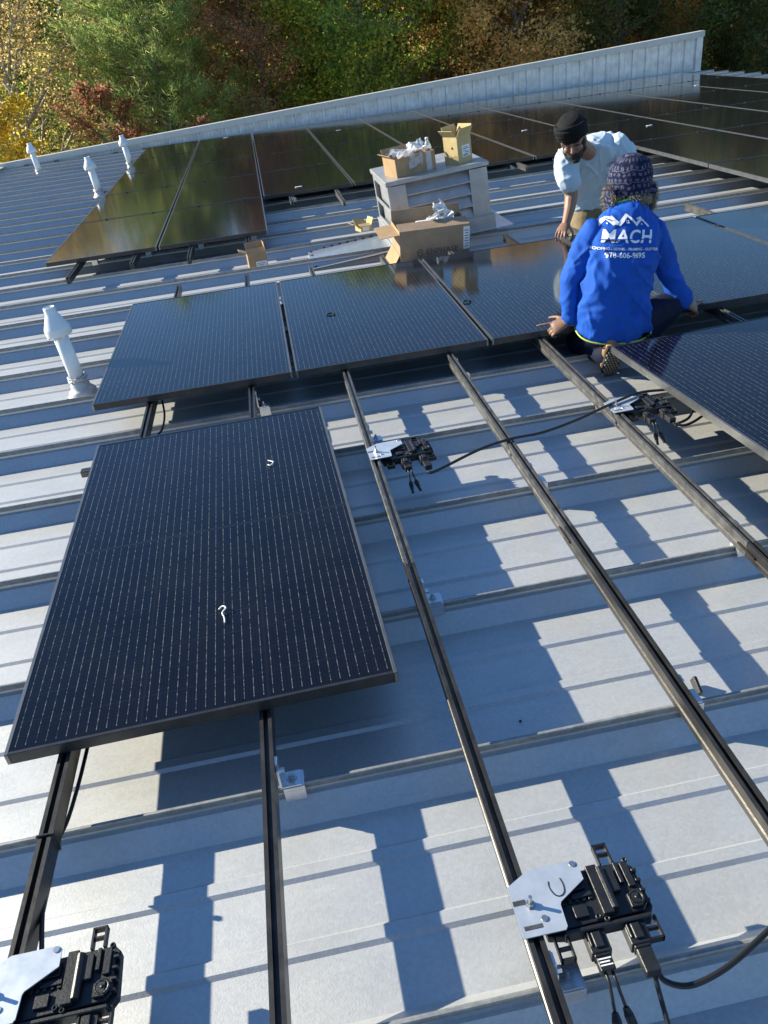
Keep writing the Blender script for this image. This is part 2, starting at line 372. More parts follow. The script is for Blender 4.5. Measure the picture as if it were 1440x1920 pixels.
# ------------------------------------------------------------------ solar panels
FH = .035
def panel_meshes(W, H, near):
    rim = .011; f = MB()
    for x0, x1, y0, y1 in ((0,rim,0,H),(W-rim,W,0,H),(rim,W-rim,0,rim),(rim,W-rim,H-rim,H)):
        f.bx(x0, x1, y0, y1, -FH, 0)
    for x0, x1, y0, y1 in ((rim,.03,rim,H-rim),(W-.03,W-rim,rim,H-rim),(.03,W-.03,rim,.03),(.03,W-.03,H-.03,H-rim)):
        f.bx(x0, x1, y0, y1, -FH, -FH+.002)
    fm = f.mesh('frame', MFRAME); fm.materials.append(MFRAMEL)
    for i_ in range(12): fm.polygons[i_].material_index = 1  # long side bars get the tone with the sun painted in
    bm = bmesh.new(); bm.from_mesh(fm); bmesh.ops.recalc_face_normals(bm, faces=bm.faces)
    if near: bmesh.ops.bevel(bm, geom=list(bm.edges), offset=.0012, segments=1, affect='EDGES')
    bm.to_mesh(fm); bm.free()
    gm = bpy.data.meshes.new('glass'); z = -.0018
    gm.from_pydata([(rim,rim,z),(W-rim,rim,z),(W-rim,H-rim,z),(rim,H-rim,z),(rim,rim,z-.005),(W-rim,rim,z-.005),(W-rim,H-rim,z-.005),(rim,H-rim,z-.005)], [], [(0,1,2,3),(7,6,5,4)])
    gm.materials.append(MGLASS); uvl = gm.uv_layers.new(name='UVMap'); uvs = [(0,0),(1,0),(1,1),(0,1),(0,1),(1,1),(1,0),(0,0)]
    for i, l in enumerate(uvl.data): l.uv = uvs[i]
    return fm, gm
MBACK = mat('black_backsheet', (.012,.012,.013), .6)
_pm = {}
def panel(x, y, W, H, label, group, rot=0, z=0, near=False):
    key = (round(W,4), round(H,4), near)
    if key not in _pm: _pm[key] = panel_meshes(W, H, near)
    t = thing('solar_panel', label, 'solar panel', (x, y, z), (0,0,rot), group)
    link('frame', _pm[key][0], t); link('glass', _pm[key][1], t)
    return t
PW, PH = 1.04, 1.871
GN = 'solar panels being laid in the foreground rows'
P1 = panel(0, 0, PW, PH, 'large black solar panel lying alone on two rails in the left foreground', GN, .0206, 0, True)
names = ['black solar panel at the left end of the middle row, beside the white vent pipe',
         'black solar panel second from the left in the middle row, by the open carton',
         'black solar panel gripped by both workers, third in the middle row',
         'blue-grey reflecting solar panel in the middle row beyond the blue shirt',
         'black solar panel in the middle row cut by the right picture edge']
for k in range(5): panel(-.146+k*(PW+.02), 2.393, PW, PH, names[k], GN, 0, 0, True)
panel(2.600, .150, PW, PH, 'black solar panel at the right edge behind the kneeling worker, low in the picture', GN, .064, 0, True)

CX = [-1.16,-.13,.90,1.945,3.02,4.10,5.19,6.33,7.48,8.62,9.73]
RY = 6.148; RP = 1.9264
def first_row(j): return 0 if j < 2 else (1 if j < 6 else (-1 if j == 6 else (0 if j < 9 else 1)))
for j in range(10):
    for r_ in range(first_row(j), 5):
        W = CX[j+1]-CX[j]-.02
        panel(CX[j]+.01, RY+RP*r_, W, RP-.02, 'solar panel in the far array, %s row from parapet, %s column from left' % (ORD[4-r_], ORD[j]), 'solar panels of the far array')

# ------------------------------------------------------------------ rails
RH, RW = .054, .032; RT = -FH-.0005
def rail_mesh(y0, y1, m):
    mb = MB()
    prof = [(-RW/2,-RH),(RW/2,-RH),(RW/2,0),(.006,0),(.006,-.016),(-.006,-.016),(-.006,0),(-RW/2,0),(-RW/2,-.020),(-RW/2+.004,-.023),(-RW/2+.004,-.035),(-RW/2,-.038)]
    n = len(prof)
    mb.v = [(x, y0, z) for x, z in prof]+[(x, y1, z) for x, z in prof]
    mb.f = [(i,(i+1)%n,n+(i+1)%n,n+i) for i in range(n)]
    # hollow looking ends
    mb.f += [(0,1,2,3,4,5,6,7,8,9,10,11), tuple(range(2*n-1,n-1,-1))]
    return mb
def slot_end(y): return MB().bx(-RW/2+.005, RW/2-.005, y-.0012, y+.0005, -RH+.006, -.024)
_foot = {}
def l_foot(parent, loc):
    """seam clamp, slotted foot and bolts, to the right of a rail"""
    if not _foot:
        c = MB(); c.bx(.024,.078,-.022,-.004,.058,.094); c.bx(.024,.078,.012,.030,.058,.094); c.bx(.024,.078,-.022,.030,.0945,.104)
        _foot['c'] = c
        f = MB(); f.bx(RW/2+.001, RW/2+.007, -.020, .028, .105, .190-.02); f.bx(RW/2+.001, .072, -.020, .028, .1045, .110)
        f.bx(RW/2+.001, RW/2+.007, -.008, .016, .17, .186)
        _foot['f'] = f
        b = MB().lathe([(.014,.110),(.014,.113),(.008,.113),(.008,.122),(.0045,.122),(.0045,.130)], 6, (.048,.004,0))
        b.tube([(RW/2+.006,.004,.145),(RW/2+.020,.004,.145)], .008, 6); _foot['b'] = b
        for q in 'cfb': 
            mm = _foot[q].build('x', {'c':MALU,'f':MALU,'b':MBOLT}[q]); _foot[q] = mm.data; bpy.data.objects.remove(mm)
    a = link('foot_clamp', _foot['c'], parent); a.location = loc
    f = link('bracket', _foot['f'], a); b = link('bolt', _foot['b'], a)
def rail(x, y0, y1, label, group, split=None, feet=(), clamps=(), mats=(MRAIL, MRAILG)):
    t = thing('mounting_rail', label, 'rail', (x, y0, RT), (0,0,0), group)
    segs = [(0, y1-y0, mats[0])] if split is None else [(0, split-y0-.0015, mats[0]), (split-y0+.0015, y1-y0, mats[1])]
    for a, b, m in segs:
        s_ = rail_mesh(a, b, m).build('rail_section', m, t, bevel=0)
        if b == y1-y0 or a == 0:
            for q in ((a-.0008, a == 0), (b+.0008, b == y1-y0)):
                if q[1]: slot_end(q[0]).build('hollow_end', MSLOT, s_)
    if split is not None:
        MB().bx(-RW/2-.003, -RW/2+.001, split-y0-.05, split-y0+.05, -.034, -.026).build('splice_bar', MRAIL, t)
    for k in feet:
        l_foot(t, (0, Y0+S*k-y0, ZP-RT))
    for cy in clamps:
        MB().bx(-.016,.016, cy-y0-.020, cy-y0+.020, FH+.0005, FH+.006).lathe([(.007,FH+.006),(.007,FH+.013)], 6, (0,cy-y0,0)).build('mid_clamp', MFRAME, t)
    return t
GR = 'mounting rails of the foreground rows'
YN = -1.25
RX = [.145,.672,1.172,1.735,2.238,2.750,3.262,3.80,4.33,4.85]
rail(RX[0], YN, 4.77, 'black mounting rail at the far left, its near end beside a cable', GR, feet=(-1,1,5,7))
rail(RX[1], YN, 4.79, 'dark mounting rail standing upright in the picture, second from the left', GR, feet=(0,2,4,6))
rail(RX[2], YN, 4.74, 'mounting rail carrying two inverters, third from the left', GR, split=.555, feet=(-1,1,3,5))
rail(RX[3], YN, 4.70, 'bare mounting rail between two inverters, crossed by a black cable', GR, split=.60, feet=(0,2,4,6))
rail(RX[4], YN+.6, 4.50, 'mounting rail ending at the blue worker, its upper half scuffed grey', GR, split=.33, feet=(1,3,5))
rail(RX[5], .10, 4.76, 'mounting rail running underneath the kneeling blue worker', GR, feet=(1,3,6))
rail(RX[6], .10, 4.70, 'short pale rail showing in the gap right of the blue worker', GR, feet=(1,3,6), mats=(MRAILG, MRAIL))
rail(RX[7], 2.2, 4.75, 'mounting rail under the fourth panel of the middle row', GR, feet=(4,6), mats=(MRAILG, MRAIL))
rail(RX[8], 2.2, 4.86, 'pale rail stub sticking out beyond the middle row at right', GR, feet=(4,6), mats=(MRAILG, MRAIL))
GF = 'mounting rails under the far array'
for j in range(10):
    for h, fr in enumerate((.285,.79)):
        x = CX[j]+.01+fr*(CX[j+1]-CX[j]); r0 = first_row(j); ye = RY+RP*r0
        ys = ye - [.56,.36,.50,.17][(2*j+h)%4] if j != 2 else ye-[.30,.82][h]
        rail(x, ys, 15.93+(.12 if (j+h)%2 else .0), '%s rail under the %s column of the far array, counted from the left' % (('left','right')[h], ORD[j]), GF,
             feet=[int(round((ye-Y0)/S))+1], clamps=[RY+RP*r_-.01 for r_ in range(r0+1, 5)], mats=(MRAIL if j < 2 else MRAILG, MRAIL))

# ------------------------------------------------------------------ micro-inverters
def arc(path, k=6):
    """Catmull-Rom through the points"""
    P = [Vector(p) for p in path]; P = [2*P[0]-P[1]]+P+[2*P[-1]-P[-2]]; out = []
    for i in range(1, len(P)-2):
        for s in range(k):
            t = s/k; a, b, c, d = P[i-1], P[i], P[i+1], P[i+2]
            out.append(.5*((2*b)+(c-a)*t+(2*a-5*b+4*c-d)*t*t+(3*b-a-3*c+d)*t**3))
    return out+[P[-2]]
def inverter(x, y, label, leads=True, rot=0, marks=False, short=False):
    """x, y: rail centre at the middle of the plate"""
    t = thing('microinverter', label, 'inverter', (x, y, RT), (0,0,rot), 'small inverters bolted to the rails')
    pl = [(-.022,.040),(.030,.068),(.126,.068),(.133,.060),(.133,.024),(.073,-.012),(.070,-.018),(.068,-.062),(.063,-.068),(-.022,-.068)]
    m_ = MB(); m_.prism(pl, .0045, .0075); P = m_.build('mounting_plate', MZINC, t)
    MB().lathe([(.010,.0075),(.010,.010),(.008,.010),(.008,.017),(.004,.017),(.004,.036)], 6, (.012,-.006,0)).build('bolt', MBOLT, P)
    MB().bx(-.021,.004,-.002,.008,.0077,.0083).build('slot', MRAILG, P); MB().bx(-.014,.022,-.054,-.046,.0077,.0083).build('slot', MRAILG, P)
    for sx, sy in ((.122,.060),(.030,-.038)): MB().lathe([(.007,.0075),(.0065,.010)], 10, (sx,sy,0)).build('rivet', MBOLT, P)
    if marks:
        pth = [(.062,.034),(.060,.020),(.066,.004),(.076,-.001),(.086,.006),(.089,.022),(.087,.036)]
        MB().tube(arc([(a,b,.0078) for a,b in pth],4), .0013, 5).build('pen_mark', MSLOT, P)
    # body: stepped housing below the plate, reaching out to the right
    b = MB()
    b.prism([(.020,.055),(.150,.060),(.232,.060),(.246,.045),(.250,-.045),(.238,-.062),(.060,-.066),(.030,-.060)], -.040, -.020)
    b.prism([(.030,.048),(.140,.052),(.225,.052),(.238,.038),(.240,-.040),(.228,-.054),(.070,-.058),(.040,-.050)], -.020, -.010)
    body = b.build('housing', MBLACKP, t, bevel=.0015)
    d = MB(); d.bx(.146,.168,-.052,.052,-.010,.004); d.bx(.176,.198,-.010,.040,-.010,.0); d.bx(.205,.228,-.048,-.020,-.010,-.002)
    d.bx(.095,.132,.012,.040,-.010,-.004); d.bx(.092,.120,-.045,-.020,-.010,-.003); d.bx(.204,.212,.005,.050,-.010,-.001); d.bx(.218,.232,-.005,.048,-.010,-.004)
    for q in range(5): d.bx(.075+.014*q,.083+.014*q,-.012,.008,-.010,-.006)
    d.tube([(.172,-.045,-.002),(.172,.045,-.002)], .009, 8)
    for q in range(4): d.bx(.236,.247,-.040+.022*q,-.034+.022*q,-.022,-.006)
    for sx_, sy_ in ((.040,.040),(.135,-.050),(.232,.052),(.085,.046),(.150,-.058)): d.lathe([(.006,-.012),(.006,-.003),(.003,-.003),(.003,-.006)], 8, (sx_,sy_,0))
    d.bx(.098,.140,-.006,.004,-.010,-.003); d.bx(.045,.085,.030,.034,-.010,-.005); d.bx(.060,.064,-.045,.010,-.010,-.005)
    d.build('cover_rib', MBLACKP, body, bevel=.001)
    MB().bx(.060,.236,-.071,-.062,-.036,-.006).build('flange', MBLACKP, body, bevel=.002)
    MB().lathe([(.016,-.010),(.016,-.002),(.011,-.002),(.011,-.005),(.004,-.005),(.004,-.001)], 14, (.222,-.030,0)).build('vent_plug', MBLACKP, body, True)
    for a, b_, s in ((.196,.088,1),(.228,-.082,-1),(.052,-.084,-1)):
        c = MB()
        for dx in (-.014,.012): c.bx(a+dx, a+dx+.004, b_-.028, b_+.018, -.030, -.014)
        c.bx(a-.014,a+.016,b_+(.014 if s > 0 else -.028), b_+(.018 if s > 0 else -.024), -.030,-.014); c.bx(a-.010,a+.012,b_-.006,b_-.002,-.028,-.016)
        c.build('clip', MBLACKP, body)
    def conn(cx, sk, l2):
        m_ = MB(); m_.bx(cx-.020, cx+.020, -.112, -.066, -.044, -.014); m_.bx(cx-.016,cx+.016,-.118,-.112,-.042,-.016); m_.bx(cx-.0145, cx+.0145, -.118-l2, -.118, -.040, -.018)
        m_.bx(cx-.009, cx+.009, -.104, -.074, -.014, -.009); m_.bx(cx-.017,cx-.012,-.10,-.07,-.014,-.011)
        return m_
    c1 = conn(.118, 0, .026).build('direct_current_plug', MBLACKP, t, bevel=.002); c2 = conn(.197, 0, .046).build('trunk_plug', MBLACKP, t, bevel=.002)
    if marks:
        for r_ in range(3): MB().bx(.106,.130-.004*(r_ % 2),-.124-.006*r_,-.1215-.006*r_,-.0178,-.0172).build('print_line', MPAPER, c1)
    if leads:
        for dx, e in (((-.006,(.104,-.245)),(.008,(.146,-.232))) if not short else ((-.006,(.112,-.20)),(.008,(.150,-.19)))):
            a = Vector((.118+dx,-.142,-.030)); c = Vector((e[0], e[1], -.105)); m1 = a.lerp(c, .35); 
            lead = MB().tube(arc([a, a+Vector((0,-.020,-.004)), m1+Vector((0,-.02,-.012))],4), .0032, 7).build('lead', MCABLE, t, True)
            dr = (c-m1).normalized(); p0 = m1+Vector((0,-.02,-.012)); ks = .55 if short else 1.0
            MB().tube([p0-dr*.004, p0+dr*.010*ks, p0+dr*.026*ks, p0+dr*.028*ks, p0+dr*.045*ks, p0+dr*.046*ks, p0+dr*.085*ks], [.006,.0095,.0095,.0075,.0085,.0065,.0055], 10).build('connector', MBLACKP, lead)
    return t
inverter(1.170, -.667, 'near inverter with a pen-marked silver plate, bottom right of the picture', marks=True)
inverter(.110, -.608, 'inverter with silver plate cut off by the bottom left picture corner', leads=False)
inverter(1.172, 1.385, 'small inverter on the third rail, right of the large lone panel', rot=.05, short=True)
inverter(2.238, 1.425, 'small inverter in front of the kneeling worker, beside the right panel', rot=.02, short=True)
def cable(name, pts, r, label): return tag(MB().tube(arc(pts, 8), r, 8).build(name, MCABLE, None, True), label, 'cable', 'black cables')
cable('cable', [(1.376,-.815,-.072),(1.388,-.838,-.085),(1.430,-.852,-.090),(1.50,-.842,-.082),(1.58,-.812,-.075),(1.66,-.775,-.07),(1.80,-.70,-.07)], .0058, 'black cable curving from the near inverter out of the right picture edge')
cable('cable', [(1.372,-.815,-.074),(1.372,-.86,-.11),(1.368,-.93,-.15),(1.35,-1.05,-.205)], .0048, 'black cable dropping straight down from the near inverter to the picture bottom')
cable('cable', [(1.366,1.210,-.070),(1.385,1.200,-.070),(1.45,1.215,-.060),(1.60,1.255,-.034),(1.735,1.285,-.028),(1.88,1.305,-.034),(2.05,1.355,-.030),(2.215,1.420,-.020),(2.38,1.485,-.018),(2.53,1.515,-.04),(2.70,1.53,-.06)], .0062, 'long black cable slung between the two small inverters across two rails')
cable('cable', [(2.436,1.258,-.074),(2.46,1.262,-.08),(2.53,1.300,-.082),(2.60,1.385,-.07),(2.68,1.47,-.06)], .0058, 'short upper black cable running from the inverter under the right panel')
cable('cable', [(2.440,1.252,-.078),(2.49,1.245,-.085),(2.57,1.285,-.085),(2.66,1.34,-.07),(2.75,1.38,-.06)], .0058, 'short lower black cable running from the inverter under the right panel')
cable('cable', [(.175,.30,-.10),(.172,.05,-.10),(.166,-.06,-.105),(.160,-.166,-.10),(.150,-.245,-.085),(.152,-.31,-.082),(.160,-.415,-.078),(.190,-.535,-.055)], .0055, 'black cable tied along the far left rail, leading to the corner inverter')
cable('cable', [(.18,2.55,-.07),(.205,2.36,-.10),(.200,2.22,-.12),(.185,2.10,-.11),(.17,1.8,-.10)], .0055, 'black cable looping beside the rail between the left panels')
t = thing('cable_tie', 'black tie round the far left rail holding the cable', 'cable tie', (RX[0], -.25, RT))
MB().tube([(-.018,0,.003),(.018,0,.003),(.024,0,-.03),(.018,0,-.057),(-.018,0,-.057),(-.018,0,.003)], .003, 6).build('strap', MCABLE, t)
MB().box((.018,0,.004), (.010,.010,.008)).build('head', MCABLE, t)
t = thing('end_cap', 'small black plastic cap lying on the sunlit pan beside the fourth rail', 'cap', (1.872,-.048,ZP)); MB().box((0,0,.018), (.012,.05,.032), Matrix.Rotation(.5,3,'X')).build('cap_shell', MBLACKP, t, bevel=.003)
for (x, y, lab) in ((1.36,-.03,'tiny dark chip of debris in the shade between the third and fourth rails'),(1.37,1.02,'tiny dark curl of debris in the shade near the mid inverter')):
    tag(MB().box((x,y,ZP+.003), (.007,.005,.003), Matrix.Rotation(x*9,3,'Z')).build('metal_chip', MSLOT), lab, 'chip')
# black end piece sticking out left of the lone panel
t = thing('rail_offcut', 'black rail offcut poking out left of the lone foreground panel', 'rail', (-.145, 1.86, -.120))
MB().bx(0,.16,-.02,.02,-.015,.015).build('rail_section', MRAIL, t, bevel=.002); MB().bx(-.0015,.0005,-.014,.014,-.010,.010).build('hollow_end', MSLOT, t)
# ------------------------------------------------------------------ vent pipes
def vent(x, y, h, label, sc=1.0, boot=True):
    t = upright(thing('vent_pipe', label, 'vent pipe', (x, y, ZP), group='white vent pipes on the roof')); r = .062*sc
    b = MB(); b.lathe([(.155*sc,0),(.155*sc,.010),(.125*sc,.014),(.120*sc,.022),(.118*sc,.040),(.100*sc,.055),(.085*sc,.062),(.080*sc,.085),(.068*sc,.10),(.060*sc,.115)], 20)
    bo = b.build('flashing_boot', MBOOT, t, True)
    c = MB(); c.tube([(r*1.22*math.cos(a), r*1.22*math.sin(a), .118+.008*math.sin(3*a)) for a in np.linspace(0, 6.28, 20)], .010*sc, 6, False); c.tube([(r*1.2*math.cos(a), r*1.2*math.sin(a), .13+.006*math.sin(2*a+1)) for a in np.linspace(0, 6.28, 20)], .008*sc, 6, False)
    c.build('sealant', MBOOT, bo, True)
    for k in range(6):
        a = k*1.05+.3; MB().lathe([(.008,.010),(.007,.018)], 6, (.143*sc*math.cos(a), .143*sc*math.sin(a), 0)).build('screw', MSLOT, bo)
    MB().lathe([(r,.02),(r,h-.12)], 24).build('pipe', MPVC, t, True)
    z = h-.165; kz = .165/.2
    m_ = MB(); m_.lathe([(r_*sc, z+q_*kz) for r_, q_ in ((.088,.012),(.104,0),(.107,.006),(.107,.050),(.103,.060),(.052,.150),(.049,.155),(.049,.196),(.045,.2),(.040,.2),(.040,.17))], 28)
    cap = m_.build('cap', MPVC, t); 
    for p_ in cap.data.polygons: p_.use_smooth = len(p_.vertices) == 4
    for k in range(4):
        a = k*1.57+.5; MB().box((.078*sc*math.cos(a), .078*sc*math.sin(a), z+.004), (.05*sc,.012,.026), Matrix.Rotation(a,3,'Z')).build('cap_bracket', MPVC, cap)
    return t
vent(-.372, 3.165, .560, 'tall white vent pipe with conical cap left of the middle row', .70)
vent(-3.20, 15.55, .60, 'white vent pipe farthest left, near the parapet corner', .86)
vent(-1.48, 11.50, .58, 'white vent pipe beside the left edge of the far array, nearest of the far three', .86)
vent(-1.37, 14.62, .58, 'white vent pipe at the parapet, behind the left edge of the far array', .84)

# ------------------------------------------------------------------ roof ventilator hood
hv = upright(thing('ventilator_hood', 'square galvanised ventilator hood with louvres, cartons standing on it', 'ventilator', (2.405, 5.40, ZP)))
hw, hd, hh = .43, .86, .63
MB().bx(-hw-.016, hw+.016, -.016, hd+.016, hh-.036, hh).build('top_plate', MHVAC, hv, bevel=.004)
cb = MB(); cb.bx(-hw-.02, hw+.03, -.02, hd+.02, .03, .20).build('curb', MHVAC, hv, bevel=.004)
for sx, wd in ((-1,.155),(1,.155)):
    for yy in (0, hd-.10):
        x0 = -hw if sx < 0 else hw-wd
        m_ = MB()
        if yy == 0: m_.bx(x0, x0+wd, 0, .004, .19, hh-.045)
        else: m_.bx(x0, x0+wd, hd-.004, hd, .19, hh-.045)
        xs_ = -hw if sx < 0 else hw-.004
        m_.bx(xs_, xs_+.004, (.005 if yy == 0 else hd-.055), (.055 if yy == 0 else hd-.005), .19, hh-.045)
        m_.build('corner_post', MHVAC, hv)
for face in range(2):
    for k in range(4):
        z = .205+k*.098; m_ = MB(); d, e = .060, .118 if k < 3 else .088
        if face == 0: vs = [(-hw+.15,.002,z),(hw-.15,.002,z),(hw-.15,d,z+e),(-hw+.15,d,z+e)]; off = (0,.004,-.002)
        else: vs = [(-hw+.15,hd-.002,z),(hw-.15,hd-.002,z),(hw-.15,hd-d,z+e),(-hw+.15,hd-d,z+e)]; off = (0,-.004,-.002)
        vs2 = [(a+off[0], b+off[1], c+off[2]) for a, b, c in vs]
        m_.add(vs+vs2, [(0,1,2,3),(7,6,5,4),(0,4,5,1),(1,5,6,2),(2,6,7,3),(3,7,4,0)])
        yy = vs[0][1]; m_.bx(-hw+.15, hw-.15, yy-.003, yy+.003, z-.010, z)
        m_.build('louvre', MHVAC, hv)
for sx in (-1, 1):                                  # side frames with two bars and a recessed panel
    xp = sx*(hw-.045); MB().bx(xp-.002, xp+.002, .04, hd-.04, .19, hh-.04).build('side_panel', MHVAC, hv)
    x0 = -hw if sx < 0 else hw-.006
    for z in (.19, .36, hh-.085): MB().bx(x0, x0+.006, .056, hd-.056, z, z+.035).build('side_bar', MHVAC, hv)
MB().bx(-hw+.055, hw-.055, .075, hd-.075, .19, hh-.05).build('inner_screen', MHVAC, hv)
fl = MB(); fl.bx(-1.18, hw+.16, -.10, -.024, .095, .099); fl.bx(-1.18, -hw-.024, -.024, .60, .095, .099); fl.bx(-1.184, -1.18, -.10, .60, .03, .099); fl.bx(-1.18, -hw-.024, .60, .604, .05, .099); fl.bx(hw+.034, hw+.16, -.024, .60, .095, .099)
fl.build('curb_flashing', MALU, hv)
for k in range(9): MB().lathe([(.012,.099),(.011,.106)], 8, (-1.10+.075*k, .57, 0)).build('screw', MSLOT, hv)
for k in range(5): MB().lathe([(.012,.099),(.011,.106)], 8, (-1.155, -.06+.14*k, 0)).build('screw', MSLOT, hv)
HT = Matrix.Translation((2.405,5.40,ZP)) @ Matrix.Rotation(-TILT,4,'Y')
def on_hood(x, y): return tuple(HT @ Vector((x, y, hh)))

# ------------------------------------------------------------------ text
def text_mesh(s, size, shear=0., offset=0., align='CENTER', space=1.0):
    cu = bpy.data.curves.new('t', 'FONT'); cu.body = s; cu.size = size; cu.align_x = align; cu.align_y = 'CENTER'; cu.shear = shear; cu.offset = offset; cu.space_character = space; cu.resolution_u = 4
    ob = bpy.data.objects.new('t', cu); col.objects.link(ob); dg = bpy.context.evaluated_depsgraph_get()
    me = bpy.data.meshes.new_from_object(ob.evaluated_get(dg)); bpy.data.objects.remove(ob); bpy.data.curves.remove(cu)
    return me

# ------------------------------------------------------------------ cartons
def carton(name, label, loc, rot, d, m, flaps, group='opened cartons', wall=.004, tilt=0):
    """open-topped box: four walls and a floor, flaps = list of (side, angle, length); origin at the base centre"""
    W, D, H = d; t = thing(name, label, 'carton', loc, rot, group)
    b = MB(); b.bx(-W/2, W/2, -D/2, -D/2+wall, 0, H); b.bx(-W/2, W/2, D/2-wall, D/2, 0, H)
    b.bx(-W/2, -W/2+wall, -D/2+wall, D/2-wall, 0, H); b.bx(W/2-wall, W/2, -D/2+wall, D/2-wall, 0, H); b.bx(-W/2+wall, W/2-wall, -D/2+wall, D/2-wall, 0, wall)
    b.build('carton_body', m, t)
    for side, ang, ln in flaps:
        f = MB(); a = math.radians(ang)          # 0: flat outwards, 90: straight up
        wd = W if side in 'fb' else D
        f.bx(-wd/2+.004, wd/2-.004, 0, ln, 0, wall)
        o = f.build('flap', m, t)
        R = {'f': math.pi, 'b': 0, 'l': math.pi/2, 'r': -math.pi/2}[side]
        pos = {'f': (0,-D/2,H), 'b': (0,D/2,H), 'l': (-W/2,0,H), 'r': (W/2,0,H)}[side]
        o.matrix_local = Matrix.Translation(pos) @ Matrix.Rotation(R,4,'Z') @ Matrix.Rotation(a,4,'X')
    return t
def plastic(parent, pts, m, name='plastic_wrap', amp=.02, seed=0):
    """crumpled sheet through a grid of points"""
    mb = MB(); n = 9; a, b, c, d = [Vector(p) for p in pts]
    for i in range(n):
        for j in range(n):
            u, v = i/(n-1), j/(n-1); p = a.lerp(b,u).lerp(d.lerp(c,u), v)
            p = p + Vector((noise.noise(p*31+Vector((seed,0,0))), noise.noise(p*29+Vector((0,seed+5,0))), noise.noise(p*33+Vector((seed,9,0)))))*amp*2.2
            mb.v.append(tuple(p))
    mb.f = [(i*n+j, (i+1)*n+j, (i+1)*n+j+1, i*n+j+1) for i in range(n-1) for j in range(n-1)]
    return mb.build(name, m, parent)
MPLAST = bpy.data.materials.new('clear_wrap'); MPLAST.use_nodes = True
pb = MPLAST.node_tree.nodes['Principled BSDF']; pb.inputs['Base Color'].default_value = (.85,.85,.85,1); pb.inputs['Roughness'].default_value = .22; pb.inputs['Alpha'].default_value = .42
MPLW = mat('white_wrap', (.72,.72,.70), .4, spec=.5, var=.1, vscale=20)
# taped carton with wrap on the hood (left)
c1 = carton('carton', 'crumpled taped carton with clear wrap, on the left of the hood', on_hood(-.175,.245), (0,-TILT,.24), (.37,.27,.150), MCARD, [('b',60,.06),('l',35,.05)])
plastic(c1, [(-.16,-.137,.175),(.17,-.137,.17),(.17,.1,.165),(-.16,.1,.165)], MPLAST, amp=.035, seed=2); plastic(c1, [(-.06,-.140,.06),(.06,-.140,.07),(.07,-.139,.165),(-.05,-.139,.165)], MPLAST, amp=.008, seed=4)
plastic(c1, [(0,-.02,.15),(.16,-.02,.15),(.16,.06,.23),(.02,.06,.20)], MPLW, 'paper_wrap', .022, 7)
MB().bx(.10,.150,-.1368,-.1352,.0,.15).build('tape', MPLAST, c1)
# tall open carton on the hood (right)
c2 = carton('carton', 'tall yellow-lit open carton with white label, on the right of the hood', on_hood(.245,.20), (0,-TILT,.55), (.165,.165,.215), MCARD3, [('f',58,.075),('b',80,.075),('l',48,.075),('r',66,.075)])
MB().bx(-.03,.060,-.0838,-.0828,.05,.14).build('shipping_label', MPAPER, c2)
for k, (a, b, z) in enumerate(((-.02,.035,.126),(-.02,.05,.112),(-.02,.02,.098),(.0,.05,.084),(-.02,.045,.070),(-.02,.03,.060))): MB().bx(a, b, -.0846, -.0839, z-.003, z+.001+.002*(k%2)).build('print_line', MINK, c2)
MB().lathe([(.010,0),(.010,.001)], 12).build('hand_hole', MSLOT, c2).matrix_local = Matrix.Translation((-.0836,-.02,.13)) @ Matrix.Rotation(-math.pi/2,4,'Y')
# water bottle
MBOT = bpy.data.materials.new('clear_bottle'); MBOT.use_nodes = True; q = MBOT.node_tree.nodes['Principled BSDF']
q.inputs['Base Color'].default_value = (.78,.88,.90,1); q.inputs['Roughness'].default_value = .12; q.inputs['Alpha'].default_value = .55; q.inputs['Specular IOR Level'].default_value = .8
bt = upright(thing('water_bottle', 'clear plastic water bottle with green label, between the two cartons', 'bottle', on_hood(.035,.42)))
MB().lathe([(.028,0),(.033,.006),(.033,.04),(.031,.045),(.033,.05),(.033,.14),(.030,.155),(.018,.185),(.013,.195),(.013,.205)], 16).build('bottle_body', MBOT, bt, True)
MB().lathe([(.0336,.085),(.0336,.128)], 16).build('bottle_label', mat('green_label', (.05,.16,.12), .5), bt, True); MB().lathe([(.0145,.200),(.0145,.218),(.012,.22)], 14).build('bottle_cap', MPVC, bt, True)
# the big printed carton in front of the hood
c3 = carton('carton', 'large opened brown carton printed with a maker name, leaning against the hood', (2.18, 5.00, ZP+.02), (.12,.03,.05), (.58,.30,.31), MCARD2, [('b',82,.075),('f',168,.12)], wall=.005)
for s_, a_, ln in (('l',20,.15),('l',-35,.17)):
    f = MB(); f.bx(-.14,.14,0,ln,0,.004); o = f.build('flap', MCARD, c3)
    o.matrix_local = Matrix.Translation((-.29,0,.28 if a_ > 0 else .12)) @ Matrix.Rotation(math.pi/2,4,'Z') @ Matrix.Rotation(math.radians(a_-25),4,'X')
me = text_mesh('ENPHASE', .062, 0, .0006, 'LEFT', 1.05); me.materials.append(MINKD); o = link('lettering', me, c3)
o.matrix_local = Matrix.Translation((-.075,-.1512,.125)) @ Matrix.Rotation(math.pi/2,4,'X')
lg = MB(); R_ = .025
lg.tube([(-.125+R_*math.cos(a),-.1512,.125+R_*math.sin(a)) for a in np.linspace(.5,5.9,18)], .0035, 4); lg.bx(-.142,-.105,-.1522,-.1508,.122,.128)
lg.build('logo_ring', MINKD, c3)
MB().bx(.235,.287,-.1518,-.1508,.11,.29).build('shipping_label', MPAPER, c3)
for k in range(7): MB().bx(.245+.004*(k%2),.278,-.1526,-.1519,.130+.021*k,.136+.021*k).build('print_line', MINK, c3)
